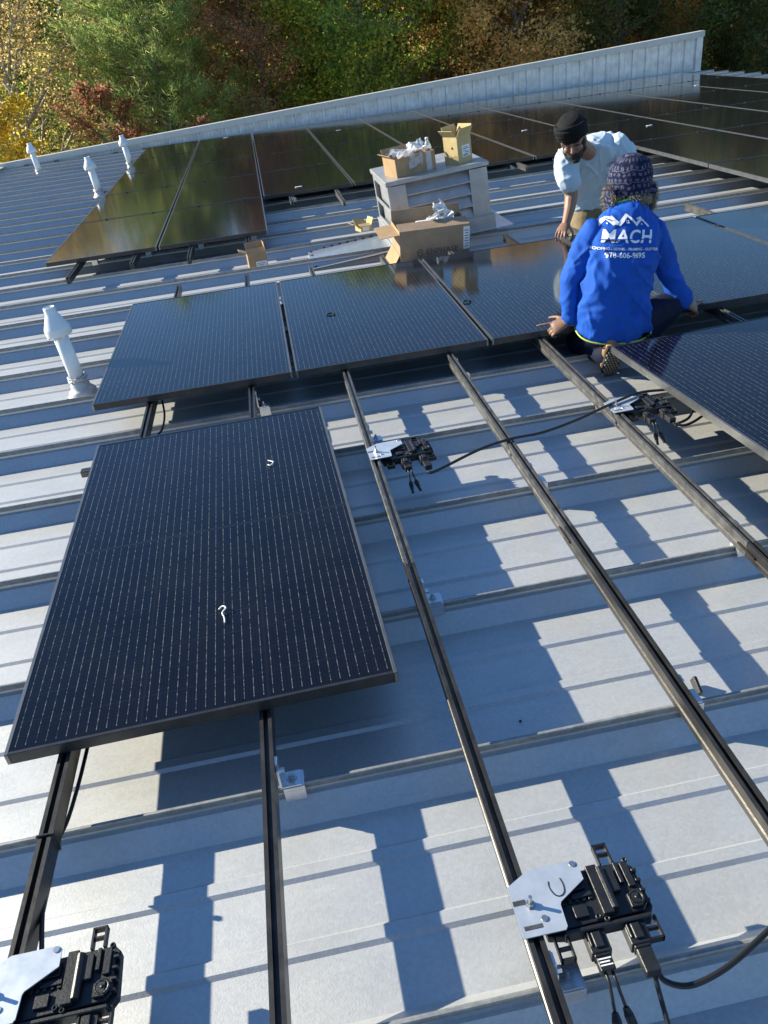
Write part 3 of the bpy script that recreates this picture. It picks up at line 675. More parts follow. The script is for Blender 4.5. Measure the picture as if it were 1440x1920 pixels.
plastic(c3, [(-.05,-.06,.28),(.16,-.06,.29),(.16,.08,.33),(-.02,.08,.33)], MPLW, 'paper_wrap', .03, 3); plastic(c3, [(.02,-.02,.33),(.13,-.02,.33),(.13,.06,.44),(.04,.06,.44)], MPLW, 'paper_wrap', .03, 8)
MB().bx(-.12,.02,-.09,.03,.26,.325).build('inverter_pack', MPAPER, c3, bevel=.01)
# small cartons on the roof
c4 = carton('carton', 'small open brown carton with white label in front of the far array', (.755, 5.66, ZP+.005), (0,0,.12), (.165,.12,.155), MCARD, [('f',140,.05),('b',70,.07),('l',20,.07),('r',95,.07)])
MB().bx(-.02,.077,-.0612,-.0604,.02,.075).build('shipping_label', MPAPER, c4)
for k in range(3): MB().bx(-.012,.040+.01*k,-.0619,-.0613,.03+.014*k,.034+.014*k).build('print_line', MINK, c4)
c5 = carton('carton', 'small flattened carton left of the hood, half hidden', (1.80, 6.30, ZP+.06), (0,.05,.35), (.12,.12,.05), MCARD3, [('f',165,.06),('b',40,.07),('l',20,.08),('r',70,.07)])
MB().bx(-.04,.03,-.0612,-.0604,.008,.042).build('shipping_label', MPAPER, c5)
# zip ties and clips left on the panels
def tie(pts, m, label, r=.0026): return tag(MB().tube(arc(pts,5), r, 6).build('twist_tie', m, None, True), label, 'tie', 'ties left on the panels')
tie([(.735,1.410,.004),(.748,1.398,.004),(.757,1.378,.008),(.744,1.362,.004),(.733,1.372,.004)], MPLW, 'curled white tie on the upper half of the lone panel'); 
tie([(.548,.446,.004),(.562,.452,.010),(.572,.436,.012),(.560,.424,.006),(.566,.400,.004),(.568,.375,.004)], MPLW, 'curled white tie on the lower half of the lone panel')
tie([(1.165,3.272,.004),(1.195,3.28,.008),(1.215,3.262,.004)], MSLOT, 'short black tie on the second middle-row panel', .005); tie([(1.985,3.075,.004),(2.01,3.090,.010),(2.03,3.075,.006),(2.04,3.11,.004)], MSLOT, 'looped black tie on the third middle-row panel', .005)
for (x, y, lab) in ((1.33, 8.35,'white paper scrap on the panel nearest the hood, left of it'),(2.43,13.95,'white paper scrap on the far array in front of the parapet'),(4.72,10.4,'white paper scrap behind the turbaned worker on the far array'),(6.0,9.15,'white paper scrap on the far array right of the pale shirt'),(.39,15.5,'tiny white scrap at the parapet end of the second column'),(8.66,13.0,'white paper scrap on the far right column gap')):
    t = tag(MB().box((0,0,.004), (.08,.028,.005), Matrix.Rotation(.2,3,'Z')).build('paper_scrap', MPAPER, None, bevel=.001), lab, 'scrap', 'white scraps on the far array'); t.location = (x, y, .0)
# ------------------------------------------------------------------ people
def remesh(mb, name, m, voxel=.007, it=6, fac=.5, disp=None):
    ob = mb.build(name+'_tmp', m)
    r_ = ob.modifiers.new('r', 'REMESH'); r_.mode = 'VOXEL'; r_.voxel_size = voxel; r_.use_smooth_shade = True
    if it: s_ = ob.modifiers.new('s', 'SMOOTH'); s_.factor = fac; s_.iterations = it
    dg = bpy.context.evaluated_depsgraph_get(); me = bpy.data.meshes.new_from_object(ob.evaluated_get(dg)); me.name = name
    old = ob.data; bpy.data.objects.remove(ob); bpy.data.meshes.remove(old)
    me.materials.clear(); me.materials.append(m); me.shade_smooth()
    if disp:
        nv = len(me.vertices); no = np.empty(nv*3, np.float32); me.vertices.foreach_get('normal', no); no = no.reshape(-1,3)
        for v, q in zip(me.vertices, no): v.co = v.co + Vector(q)*disp(v.co)
        me.update()
    return me
def folds(amp, sc, stretch, seed):
    s = Vector(stretch)
    def f(p):
        q = Vector((p.x*s.x, p.y*s.y, p.z*s.z))*sc + Vector((seed, seed*2, 0)); q = q + noise.noise_vector(q*.6)*.7
        a = noise.noise(q); return amp*((1-abs(a)*2.2)*.8 + .35*noise.noise(q*2.3))
    return f
def crease(p, k, seed=0.):
    """narrow slanting cloth folds, stronger low on the torso"""
    a = .012*k; q = Vector(((p.x*.82+p.z*.57)*11, p.y*5, (p.z*.82-p.x*.57)*3.2))+Vector((seed,0,0)); q = q+noise.noise_vector(q*.5)*.5
    n1 = max(0., 1-abs(noise.noise(q))*4.2)**2; q2 = Vector(((p.x*.7-p.z*.7)*13, p.y*6, (p.z*.7+p.x*.7)*4))+Vector((7+seed,3,0)); q2 = q2+noise.noise_vector(q2*.5)*.5
    n2 = max(0., 1-abs(noise.noise(q2))*4.2)**2
    return a*(n1+.7*n2)-.3*a
def hand(mb, w_, d, nrm, k=1.0, curls=(.35,.45,.5,.6), thumb=1, spread=.10, first=None):
    """palm and five fingers; d: finger direction, nrm: back of the hand, thumb: side sign"""
    w_, d, nrm = Vector(w_), Vector(d).normalized(), Vector(nrm); nrm = (nrm-d*nrm.dot(d)).normalized(); s = d.cross(nrm)*thumb
    mb.loft([(w_-d*.01, s*.026*k, nrm*.019*k), (w_+d*.03*k, s*.036*k, nrm*.018*k), (w_+d*.070*k, s*.041*k, nrm*.015*k), (w_+d*.088*k, s*.038*k, nrm*.011*k)], 14)
    L = (.074,.082,.077,.060)
    for i in range(4):
        off = .030-.0195*i; b = w_+d*.080*k+s*off*k; dd = (d+s*(spread*(1.2-.8*i))).normalized(); c = curls[i]; r = .0088*k
        if first is not None and i == 0: dd = Vector(first).normalized(); c = .08
        p = b; ax = dd.cross(nrm)
        for seg, (f_, cm) in enumerate(((.45,.6),(.30,1.4),(.25,1.0))):
            dd = (Matrix.Rotation(-c*cm, 3, ax) @ dd); n_ = p+dd*L[i]*f_*k*1.05; mb.cap(p, n_, r, r*.9, 8); p = n_; r *= .92
    b = w_+d*.020*k+s*.026*k; dd = (d*.62+s*.75-nrm*.28).normalized(); p = b; r = .0115*k
    for seg in range(3):
        n_ = p+dd*(.036,.030,.022)[seg]*k; mb.cap(p, n_, r, r*.9, 8); p = n_; r *= .9; dd = (dd+d*.30-nrm*.12).normalized()
def head(mb, c, up, f, k=1.0):
    c, up, f = Vector(c), Vector(up).normalized(), Vector(f); f = (f-up*f.dot(up)).normalized(); s = f.cross(up)
    R = Matrix((s, f, up)).transposed()
    P = lambda x, y, z: c+R@Vector((x*k, y*k, z*k))
    mb.ell(P(0,-.012,.030), (.076*k,.095*k,.090*k), R); mb.ell(P(0,.028,-.040), (.056*k,.062*k,.075*k), R); mb.ell(P(0,.058,-.088), (.030*k,.030*k,.026*k), R)
    mb.cap(P(0,.084,.012), P(0,.104,-.024), .010*k, .0145*k, 10); mb.ell(P(0,.094,-.030), (.020*k,.014*k,.011*k), R)
    for q in (-1,1):
        mb.cap(P(.012*q,.086,.022), P(.046*q,.072,.020), .011*k, .009*k, 8); mb.ell(P(.040*q,.068,-.020), (.026*k,.024*k,.024*k), R)
        mb.ell(P(.078*q,-.008,-.010), (.010*k,.022*k,.034*k), R)
    mb.cap(P(-.020,.082,-.056), P(.020,.082,-.056), .008*k, .008*k, 8); mb.cap(P(-.016,.080,-.068), P(.016,.080,-.068), .009*k, .009*k, 8)
    return P, R
MSKIN = mat('skin', (.31,.165,.105), .5, 0, .4, var=.12, vscale=18); MSKIN2 = mat('skin_brown', (.22,.115,.075), .5, 0, .4, var=.12, vscale=18)
MBLUE = mat('royal_blue_jersey', (.010,.085,.43), .78, 0, .25, var=.12, vscale=6, bump=.12, bscale=350); MPALE = mat('pale_blue_cotton', (.50,.605,.69), .8, 0, .2, var=.06, vscale=5, bump=.12, bscale=300)
MNAVY = mat('navy_trousers', (.010,.014,.035), .8, 0, .2, var=.2, vscale=9, bump=.15, bscale=250); MKHAKI = mat('khaki_trousers', (.20,.155,.09), .85, 0, .2, var=.15, vscale=9, bump=.15, bscale=250)
MBLK = mat('black_cloth', (.010,.010,.011), .85, 0, .2, bump=.2, bscale=120); MHAIR = mat('dark_hair', (.012,.010,.009), .6, bump=.4, bscale=300)
MPRINT = mat('white_print', (.80,.82,.84), .6, var=.04, vscale=60); MLIME = mat('lime_trim', (.45,.55,.12), .7); MGREEN = mat('green_trim', (.02,.22,.07), .7)
MTAN = mat('tan_leather', (.38,.20,.085), .6, var=.2, vscale=20); MSOLE = mat('dark_sole', (.018,.017,.016), .7); MLUG = mat('worn_lug', (.34,.31,.25), .7, var=.2, vscale=60); MDENIM = mat('dark_green_sock', (.012,.03,.025), .9)

def hat_material():
    m = bpy.data.materials.new('snowflake_knit'); m.use_nodes = True; t = m.node_tree; b = t.nodes['Principled BSDF']; L = t.links.new
    tc = N(t, 'TexCoord'); s = N(t, 'SeparateXYZ'); L(tc.outputs['Object'], s.inputs[0])
    def M(op, a, c=None):
        n_ = N(t, 'Math', operation=op)
        for i, q in enumerate((a, c)):
            if q is None: continue
            if isinstance(q, (int, float)): n_.inputs[i].default_value = q
            else: L(q, n_.inputs[i])
        return n_.outputs[0]
    nz = N(t, 'TexNoise'); nz.inputs['Scale'].default_value = 22; nz.inputs['Detail'].default_value = 3; L(tc.outputs['Object'], nz.inputs['Vector'])
    wob = M('MULTIPLY', M('SUBTRACT', nz.outputs['Fac'], .5), 1.5)
    ang = M('ADD', M('MULTIPLY', M('ARCTAN2', s.outputs[0], s.outputs[1]), 26/(2*math.pi)), wob); z = M('ADD', M('MULTIPLY', s.outputs[2], 34), wob)
    def dia(a, z_, r0): 
        return M('LESS_THAN', M('ADD', M('ABSOLUTE', M('SUBTRACT', M('FRACT', a), .5)), M('ABSOLUTE', M('SUBTRACT', M('FRACT', z_), .5))), r0)
    row = M('FLOOR', z); sh = M('MULTIPLY', M('MODULO', row, 2), .5)
    d1 = dia(M('ADD', ang, sh), z, .30); d2 = dia(M('ADD', M('ADD', ang, sh), 0.0), z, .16); d3 = dia(M('MULTIPLY', ang, 2), M('MULTIPLY', z, 2), .17)
    lines = M('LESS_THAN', M('ABSOLUTE', M('SUBTRACT', M('FRACT', M('MULTIPLY', z, .5)), .04)), .03)
    pat = M('MAXIMUM', M('MAXIMUM', M('SUBTRACT', d1, M('MULTIPLY', d2, .75)), M('MULTIPLY', d3, .5)), M('MULTIPLY', lines, .7))
    mx = N(t, 'Mix', data_type='RGBA'); L(M('MULTIPLY', M('MULTIPLY', pat, nz.outputs['Fac']), .62), mx.inputs[0]); mx.inputs[6].default_value = (.012,.014,.045,1); mx.inputs[7].default_value = (.40,.42,.52,1)
    L(mx.outputs[2], b.inputs['Base Color']); b.inputs['Roughness'].default_value = .9; b.inputs['Specular IOR Level'].default_value = .15
    return m
def fur(parent, pts, m, ln=.035, seed=0):
    """short hairs standing on (point, direction) pairs"""
    r_ = random.Random(seed); mb = MB()
    for p, d in pts:
        p, d = Vector(p), Vector(d).normalized()
        d = (d+Vector((r_.gauss(0,.4), r_.gauss(0,.4), r_.gauss(-.15,.4)))).normalized(); l = ln*r_.uniform(.6,1.25)
        s = d.orthogonal().normalized(); s = Matrix.Rotation(r_.uniform(0,6.28), 3, d) @ s; e = p+d*l+Vector((0,0,-.008*r_.random()))
        mb.add([p-s*.0025, p+s*.0025, p+d*l*.6+s*.0016, e, p+d*l*.6-s*.0016], [(0,1,2,3,4)])
    o = mb.build('fur_trim', m, parent); o['kind'] = 'stuff'; return o

# --- the kneeling worker in the blue shirt
V3 = Vector
A = thing('person', 'worker kneeling with his back turned, royal blue printed shirt and patterned fur-trimmed hat', 'person', (2.60, 2.25, ZP))
OA = V3((2.60, 2.25, ZP))
def local(me, o=OA): me.transform(Matrix.Translation(-o)); return me
fr = V3((0,.95,-.30))
rings = [((2.60,2.275,-.005),.192,.132),((2.598,2.28,.06),.190,.134),((2.606,2.295,.16),.176,.124),((2.640,2.330,.27),.176,.126),((2.672,2.365,.37),.182,.128),((2.697,2.405,.445),.176,.112),((2.712,2.440,.500),.152,.092),((2.728,2.468,.550),.082,.072),((2.732,2.482,.575),.062,.060)]
sh = MB(); frs = [V3((0,.97,.26)), V3((0,.99,.12)), V3((0,1,-.05)), V3((0,.98,-.18))]+[fr]*9
sh.loft([(c, V3((u,0,-.05*u)), frs[i]*v) for i, (c, u, v) in enumerate(rings)], 24, 2.3)
armL = [((2.532,2.425,.452),.070),((2.465,2.405,.345),.060),((2.402,2.385,.245),.054),((2.388,2.362,.150),.048),((2.383,2.340,.075),.041)]
armR = [((2.855,2.425,.420),.070),((2.905,2.412,.320),.060),((2.945,2.400,.220),.053),((2.985,2.385,.130),.047),((3.028,2.362,.055),.041)]
for arm in (armL, armR):
    for (a, ra), (b, rb) in zip(arm, arm[1:]): sh.cap(a, b, ra, rb, 14)
FA, FB_ = folds(.015, 6.5, (1.2,.8,.55), 3.0), folds(.007, 15, (.9,.8,.9), 31.0)
def shirt_disp(p):
    k = min(1., max(.25, math.hypot((p.x-2.65)/.17, (p.z-.47)/.10)-.35)) if p.y < 2.42 else 1.
    if p.x < 2.44 or p.x > 2.88: k *= .55
    return (FA(p)+FB_(p))*(.4+.6*k)+crease(p, k)
SM = remesh(sh, 'shirt', MBLUE, .0075, 7, .5, shirt_disp); SBVH = BVHTree.FromPolygons([v.co.copy() for v in SM.vertices], [p.vertices[:] for p in SM.polygons])
shirtA = link('shirt', local(SM), A)
# printed lettering, laid on the back of the shirt
tc_ = V3((2.645, 1.9, .500)); tr = V3((1,-.06,-.135)).normalized(); tu = V3((.13,.10,1)).normalized(); tu = (tu-tr*tu.dot(tr)).normalized(); td = V3((.02,1,-.12)).normalized()
TS = .88
def print_on(me, ox, oy, name, m, parent, lift=.0050):
    bm = bmesh.new(); bm.from_mesh(me); bmesh.ops.triangulate(bm, faces=bm.faces)
    for _ in range(3):
        es = [e for e in bm.edges if e.calc_length() > .010]
        if es: bmesh.ops.subdivide_edges(bm, edges=es, cuts=1); bmesh.ops.triangulate(bm, faces=bm.faces)
    for v in bm.verts:
        o = tc_+tr*(v.co.x+ox)*TS+tu*(v.co.y+oy)*.86; h, nn, _, _ = SBVH.ray_cast(o, td)
        v.co = (h-td*lift) if h is not None else o+td*.45
    m2 = bpy.data.meshes.new(name); bm.to_mesh(m2); bm.free(); m2.materials.clear(); m2.materials.append(m)
    bpy.data.meshes.remove(me); return link(name, local(m2), parent)
def flat(polys):
    mb = MB()
    for p in polys: mb.add([(x,y,0) for x, y in p], [tuple(range(len(p)))])
    return mb.mesh('t')
print_on(text_mesh('MACH', .096, .28, .0022, space=1.06), 0, .0, 'lettering', MPRINT, shirtA)
print_on(text_mesh('ROOFING - SIDING - FRAMING - GUTTER', .0205, 0, .0004, space=.97), -.006, -.064, 'lettering', MPRINT, shirtA)
print_on(text_mesh('978-606-9695', .040, 0, .0010, space=1.02), -.012, -.098, 'lettering', MPRINT, shirtA)
def bar(a, b, w_):
    a, b = V3((*a,0)), V3((*b,0)); d = (b-a).normalized(); n_ = V3((-d.y,d.x,0))*w_/2; return [tuple((a+n_)[:2]),tuple((a-n_)[:2]),tuple((b-n_)[:2]),tuple((b+n_)[:2])]
roofs = [bar((-.135,.048),(-.095,.088),.012), bar((-.098,.088),(-.062,.052),.008), bar((-.085,.088),(-.052,.054),.006), bar((-.092,.090),(-.072,.092),.010), bar((-.072,.094),(-.036,.056),.022), bar((-.036,.052),(.020,.108),.018), bar((.016,.108),(.066,.056),.011), bar((.030,.100),(.075,.054),.005), bar((.060,.052),(.100,.088),.014), bar((.096,.088),(.138,.046),.010), bar((.072,.085),(.098,.096),.008),
         [(.006,.062),(.013,.062),(.013,.070),(.006,.070)], [(.016,.062),(.023,.062),(.023,.070),(.016,.070)], [(.006,.072),(.013,.072),(.013,.079),(.006,.079)], [(.016,.072),(.023,.072),(.023,.079),(.016,.079)], [(-.098,.056),(-.091,.056),(-.091,.063),(-.098,.063)], [(.094,.055),(.101,.055),(.101,.062),(.094,.062)]]
print_on(flat(roofs), 0, .010, 'roof_emblem', MPRINT, shirtA)
print_on(flat([bar((-.150,-.018),(-.02,-.012),.006), bar((-.02,-.012),(.145,-.012),.005)]), 0, 0, 'stripe', MBLUE, shirtA, .0062)
print_on(text_mesh('SERVICES', .016, .2, .0006), -.085, -.022, 'lettering', MNAVY, shirtA, .0068)
hc, hu, hv_ = V3(rings[0][0]), V3((.198,0,-.010)), frs[0]*.137
def sq(a, e=.84): return (math.copysign(abs(math.cos(a))**e, math.cos(a)), math.copysign(abs(math.sin(a))**e, math.sin(a)))
tm = MB().tube([hc+hu*sq(a)[0]+hv_*sq(a)[1]+V3((0,0,-.004)) for a in np.linspace(0, 2*math.pi, 40)], .0045, 6, False); link('hem_trim', local(tm.mesh('hem_trim', MLIME, True)), shirtA)
tm = MB().tube([V3((2.733,2.480,.578))+V3((.070,0,0))*math.cos(a)+fr*.066*math.sin(a) for a in np.linspace(0, 2*math.pi, 24)], .006, 6, False); link('collar', local(tm.mesh('collar', MGREEN, True)), shirtA)
# body
bd = MB(); bd.loft([(c, V3((u*.9-.008,0,-.05*u)), fr*(v*.9-.008)) for c, u, v in rings[:-2]], 20, 2.3)
bd.cap((2.728,2.465,.52), (2.755,2.52,.63), .058, .056, 14)
PA, RA = head(bd, (2.772,2.545,.665), (.10,.30,.95), (.10,.92,-.35), .90)
for arm in (armL, armR):
    for (a, ra), (b, rb) in zip(arm, arm[1:]): bd.cap(a, b, ra*.75, rb*.72, 12)
bd.cap((2.383,2.340,.075), (2.374,2.335,.052), .030, .027, 10); bd.cap((3.028,2.362,.055), (3.040,2.355,.038), .030, .027, 10)
hand(bd, (2.374,2.338,.054), (-.80,.22,-.42), (-.25,-.62,.74), 1.0, (.1,.75,.8,.8), 1, .06, first=(-.94,.30,-.05))
hand(bd, (3.040,2.358,.040), (.80,.18,-.50), (.25,-.62,.74), 1.0, (.1,.75,.8,.8), -1, .06, first=(.88,.36,-.04))
legs = [[((2.545,2.295,-.045),.090),((2.500,2.500,-.140),.070),((2.540,2.200,-.120),.055)], [((2.690,2.300,-.025),.095),((2.960,2.385,.025),.078),((2.800,2.345,-.120),.060),((2.640,2.33,-.165),.050)]]
for lg_ in legs:
    for (a, ra), (b, rb) in zip(lg_, lg_[1:]): bd.cap(a, b, ra*.8, rb*.8, 12)
link('body', local(remesh(bd, 'body', MSKIN2, .0048, 2, .4)), A)
tr_ = MB(); tr_.ell((2.605,2.290,-.030), (.180,.115,.100))
for lg_ in legs:
    for (a, ra), (b, rb) in zip(lg_, lg_[1:]): tr_.cap(a, b, ra, rb, 14)
link('trousers', local(remesh(tr_, 'trousers', MNAVY, .008, 6, .5, folds(.004, 9, (1,1,1), 8))), A)
# boots: the left one stands on its toe, sole to the camera
uS = V3((.02,.36,-.93)).normalized(); nS = V3((-.05,-.93,-.36)).normalized(); sS = uS.cross(nS); heel = V3((2.538,2.105,-.045))
def sole_pt(a, b, c): return heel+uS*a+sS*b+nS*c
out = [(0,.034),(.03,.041),(.07,.037),(.11,.044),(.15,.047),(.180,.037),(.198,.015)]
outline = [(a, b) for a, b in out]+[(a, -b) for a, b in reversed(out)]
bm_ = MB(); k = len(outline)
vs = [sole_pt(a, b, c) for c in (0,-.018) for a, b in outline]; bm_.add(vs, [tuple(range(k)), tuple(range(2*k-1,k-1,-1))]+[(i,(i+1)%k,k+(i+1)%k,k+i) for i in range(k)])
up_ = MB(); up_.loft([(sole_pt(.005,0,-.03), sS*.034, nS*.02),(sole_pt(.05,0,-.045), sS*.042, nS*.032),(sole_pt(.11,0,-.04), sS*.045, nS*.028),(sole_pt(.16,0,-.032), sS*.042, nS*.018),(sole_pt(.184,0,-.028), sS*.016, nS*.010)], 14); up_.cap(sole_pt(.025,0,-.05), sole_pt(.0,0,-.14), .034, .036, 12)
boA = link('boot', local(remesh(up_, 'boot', MTAN, .005, 4)), A)
sl_ = link('sole', local(bm_.mesh('sole', MSOLE)), boA)
lug = MB()
for i in range(11):
    for j in range(6):
        a = .010+i*.0165; b = (-.0375+j*.015+(.004 if i%2 else -.004))
        wd = np.interp(a, [q[0] for q in out], [q[1] for q in out])
        if abs(b) > wd-.004: continue
        o_ = sole_pt(a, b, .003); R_ = Matrix((uS, sS, nS)).transposed(); lug.box(o_, (.010,.008,.008), R_)
link('tread_lug', local(lug.mesh('tread_lug', MLUG)), boA)
b2 = MB(); b2.loft([((2.530,2.315,-.170), V3((.030,0,0)), V3((0,0,.026))),((2.540,2.36,-.170), V3((.036,0,0)), V3((0,0,.034))),((2.56,2.46,-.180), V3((.038,0,0)), V3((0,0,.030))),((2.57,2.54,-.190), V3((.026,0,0)), V3((0,0,.018)))], 14); b2.cap((2.55,2.35,-.16), (2.60,2.34,-.11), .04, .045)
boB = link('boot', local(remesh(b2, 'boot', MDENIM, .005, 4)), A)
link('sole', local(MB().loft([((2.530,2.31,-.196), V3((.034,0,0)), V3((0,.004,.010))),((2.54,2.36,-.203), V3((.038,0,0)), V3((0,0,.015))),((2.57,2.55,-.210), V3((.030,0,0)), V3((0,0,.010)))], 14).mesh('sole', MTAN, True)), boB)
# hat
hcn = V3((2.772,2.535,.672)); hup = V3((.06,.12,.99)).normalized(); hs_ = V3((1,0,-.06)).normalized(); hf_ = hup.cross(hs_)
def hp(x, y, z): return hcn+hs_*x+hf_*y+hup*z
hm = MB(); hm.loft([(hp(0,0,-.085), hs_*.094, hf_*.100),(hp(0,0,-.045), hs_*.108, hf_*.114),(hp(0,0,.01), hs_*.112, hf_*.118),(hp(0,0,.045), hs_*.109, hf_*.114),(hp(.002,0,.078), hs_*.096, hf_*.100),(hp(.004,0,.104), hs_*.072, hf_*.076),(hp(.005,0,.120), hs_*.042, hf_*.044),(hp(.005,0,.126), hs_*.012, hf_*.012)], 24)
for s_ in (-1, 1): hm.loft([(hp(.100*s_,-.01,-.025), hs_*.018, hf_*.055),(hp(.112*s_,-.012,-.06), hs_*.022, hf_*.062),(hp(.106*s_,-.004,-.110), hs_*.018, hf_*.050),(hp(.098*s_,.004,-.140), hs_*.012, hf_*.028)], 14)
hmesh = remesh(hm, 'hat', hat_material(), .007, 4, .5, folds(.004, 14, (1,1,1), 2.0)); hmesh.transform(Matrix.Translation(-hcn)); hatA = link('hat', hmesh, A); hatA.location = hcn-OA
MFUR = mat('tan_fur', (.38,.30,.20), .9, var=.4, vscale=90)
pts = []
for k in range(1500):
    a = random.uniform(0, 2*math.pi); zz = random.gauss(-.088,.010); d = hs_*math.cos(a)+hf_*math.sin(a); pts.append((hp(.098*math.cos(a), .103*math.sin(a), zz)-hcn, d*.8+hup*-.5))
for s_ in (-1, 1):
    for k in range(650):
        a = random.uniform(0, 2*math.pi); y_, z_ = .054*math.cos(a)-.008, .055*math.sin(a)-.082; pts.append((hp(.108*s_, y_, z_)-hcn, hs_*s_*.7+hf_*math.cos(a)*.8+hup*(math.sin(a)*.8-.2)))
fur(hatA, pts, MFUR, .028, 5)

# --- the worker with the black turban
B = thing('person', 'worker in a pale blue T-shirt and black turban leaning over the middle row, facing us', 'person', (3.45, 4.80, ZP)); OB = V3((3.45, 4.80, ZP))
fb = V3((-.10,-.90,.42)).normalized()
ringsB = [((3.505,4.83,.01),.190,.135),((3.490,4.80,.10),.186,.130),((3.455,4.735,.22),.190,.130),((3.415,4.655,.34),.212,.138),((3.388,4.585,.44),.226,.130),((3.365,4.530,.505),.190,.100),((3.325,4.485,.545),.115,.080),((3.290,4.455,.565),.070,.065)]
ux = V3((.985,.16,.03))
sb = MB(); sb.loft([(c, ux*u, fb*v) for c, u, v in ringsB], 24, 2.3)
sb.ell((3.47,4.68,.50), (.185,.150,.125)); sb.ell((3.36,4.56,.50), (.15,.09,.075))
slR = [((3.170,4.505,.490),.088),((3.160,4.480,.410),.084),((3.172,4.465,.345),.080)]; slL = [((3.600,4.600,.515),.088),((3.650,4.585,.440),.084),((3.675,4.565,.385),.080)]
for arm in (slR, slL):
    for (a, ra), (b, rb) in zip(arm, arm[1:]): sb.cap(a, b, ra, rb, 14)
SB = remesh(sb, 'shirt', MPALE, .0075, 6, .5, lambda p, f_=folds(.010, 6.5, (1.1,.8,.6), 12.0): f_(p)+crease(p, .9, 4.)); SBVH = BVHTree.FromPolygons([v.co.copy() for v in SB.vertices], [p.vertices[:] for p in SB.polygons])
shirtB = link('shirt', local(SB, OB), B)
mk = MB(); cpos = V3((3.535,4.2,.40))
def on_b(x, z):
    h, nn, _, _ = SBVH.ray_cast(V3((3.535+x, 4.2, .41+z)), V3((0,1,0))); return (h+nn*.002) if h is not None else None
for strokes in ([(-.045,-.005),(-.02,.012),(0,.004),(.02,.016),(.04,.020)], [(-.04,-.020),(-.025,-.008),(-.01,-.022),(.005,-.006),(.02,-.015)], [(-.02,.0),(.0,-.012),(.015,0),(0,.012),(-.02,.0)]):
    pp = [on_b(*q) for q in strokes]
    if all(pp): mk.tube(arc(pp,4), .0016, 5)
if mk.v: link('chest_emblem', local(mk.mesh('chest_emblem', mat('print_grey', (.10,.16,.20), .7)), OB), shirtB)
bb = MB(); bb.loft([(c, ux*(u*.88), fb*(v*.88)) for c, u, v in ringsB[:-1]], 20, 2.3); bb.cap((3.315,4.475,.53), (3.215,4.41,.60), .062, .060, 14)
upB, fB = V3((-.34,-.26,.90)), V3((-.36,-.80,-.46)); hB = V3((3.165,4.375,.635)); PB, RB = head(bb, hB, upB, fB, 1.05)
armRB = [((3.170,4.490,.44),.056),((3.186,4.462,.240),.050),((3.160,4.42,.165),.044),((3.108,4.352,.080),.032)]; armLB = [((3.640,4.59,.46),.056),((3.700,4.53,.26),.050),((3.67,4.45,.17),.044),((3.610,4.352,.075),.032)]
for arm in (armRB, armLB):
    for (a, ra), (b, rb) in zip(arm, arm[1:]): bb.cap(a, b, ra, rb, 12)
hand(bb, (3.106,4.350,.078), (-.62,-.62,-.48), (-.2,-.35,.9), 1.05, (.35,.4,.45,.5), -1, .12); hand(bb, (3.608,4.350,.073), (-.35,-.80,-.48), (-.1,-.35,.9), 1.05, (.35,.4,.45,.5), 1, .12)
legB = [[((3.42,4.80,.02),.105),((3.30,4.56,-.135),.078),((3.40,4.93,-.165),.058)], [((3.58,4.83,.02),.105),((3.62,4.58,-.135),.078),((3.60,4.98,-.165),.058)]]
for lg_ in legB:
    for (a, ra), (b, rb) in zip(lg_, lg_[1:]): bb.cap(a, b, ra*.8, rb*.8, 12)
link('body', local(remesh(bb, 'body', MSKIN, .0048, 2, .4), OB), B)
tb = MB(); tb.ell((3.50,4.83,.0), (.180,.135,.110))
for lg_ in legB:
    for (a, ra), (b, rb) in zip(lg_, lg_[1:]): tb.cap(a, b, ra, rb, 14)
link('trousers', local(remesh(tb, 'trousers', MKHAKI, .008, 6, .5, folds(.006, 9, (1,1,1), 18)), OB), B)
for x, y in ((3.41,4.96),(3.60,5.01)):
    sbm = MB(); sbm.cap((x,y,-.165), (x+.01,y+.16,-.185), .042, .036, 12); link('boot', local(remesh(sbm, 'boot', MTAN, .006, 3), OB), B)
# turban: wrapped bands over a tall dome
tu_ = MB(); s3 = RB @ V3((1,0,0)); f3 = RB @ V3((0,1,0)); u3 = RB @ V3((0,0,1)); kk = 1.05
def tp(x, y, z): return hB+s3*x+f3*y+u3*z
tu_.loft([(tp(0,-.015,.028), s3*.090, f3*.108),(tp(0,-.010,.055), s3*.102, f3*.122),(tp(0,-.010,.095), s3*.106, f3*.126),(tp(0,-.018,.130), s3*.096, f3*.112),(tp(0,-.025,.158), s3*.072, f3*.085),(tp(0,-.028,.170), s3*.035, f3*.045)], 20)
for i, (tz, tilt, rr) in enumerate(((.052,.38,.104),(.075,.30,.108),(.098,.22,.109),(.122,.12,.102),(.052,-.38,.104),(.075,-.30,.108),(.098,-.22,.109))):
    tu_.tube([tp(rr*math.cos(a), rr*1.18*math.sin(a)-.012, tz+ (abs(math.sin(a)) if math.sin(a) > 0 else -abs(math.sin(a)))*.030 + math.cos(a)*rr*tilt*.5) for a in np.linspace(0, 2*math.pi, 25)], .0105, 8, False)
link('turban', local(remesh(tu_, 'turban', MBLK, .0055, 2, .4), OB), B)
be = MB(); be.ell(PB(0,.036,-.070), (.063,.062,.052), RB); be.ell(PB(0,.066,-.098), (.036,.034,.032), RB)
for q in (-1,1): be.cap(PB(.066*q,.004,.0), PB(.058*q,.030,-.055), .014, .024, 10); be.cap(PB(0,.094,-.047), PB(.030*q,.080,-.062), .008, .007, 8)
link('beard', local(remesh(be, 'beard', MHAIR, .005, 2, .4, lambda p: .003*noise.noise(p*90)), OB), B)
ey = MB()
for q in (-1,1): ey.cap(PB(.016*q,.094,.030), PB(.050*q,.078,.028), .0060, .0045, 8)
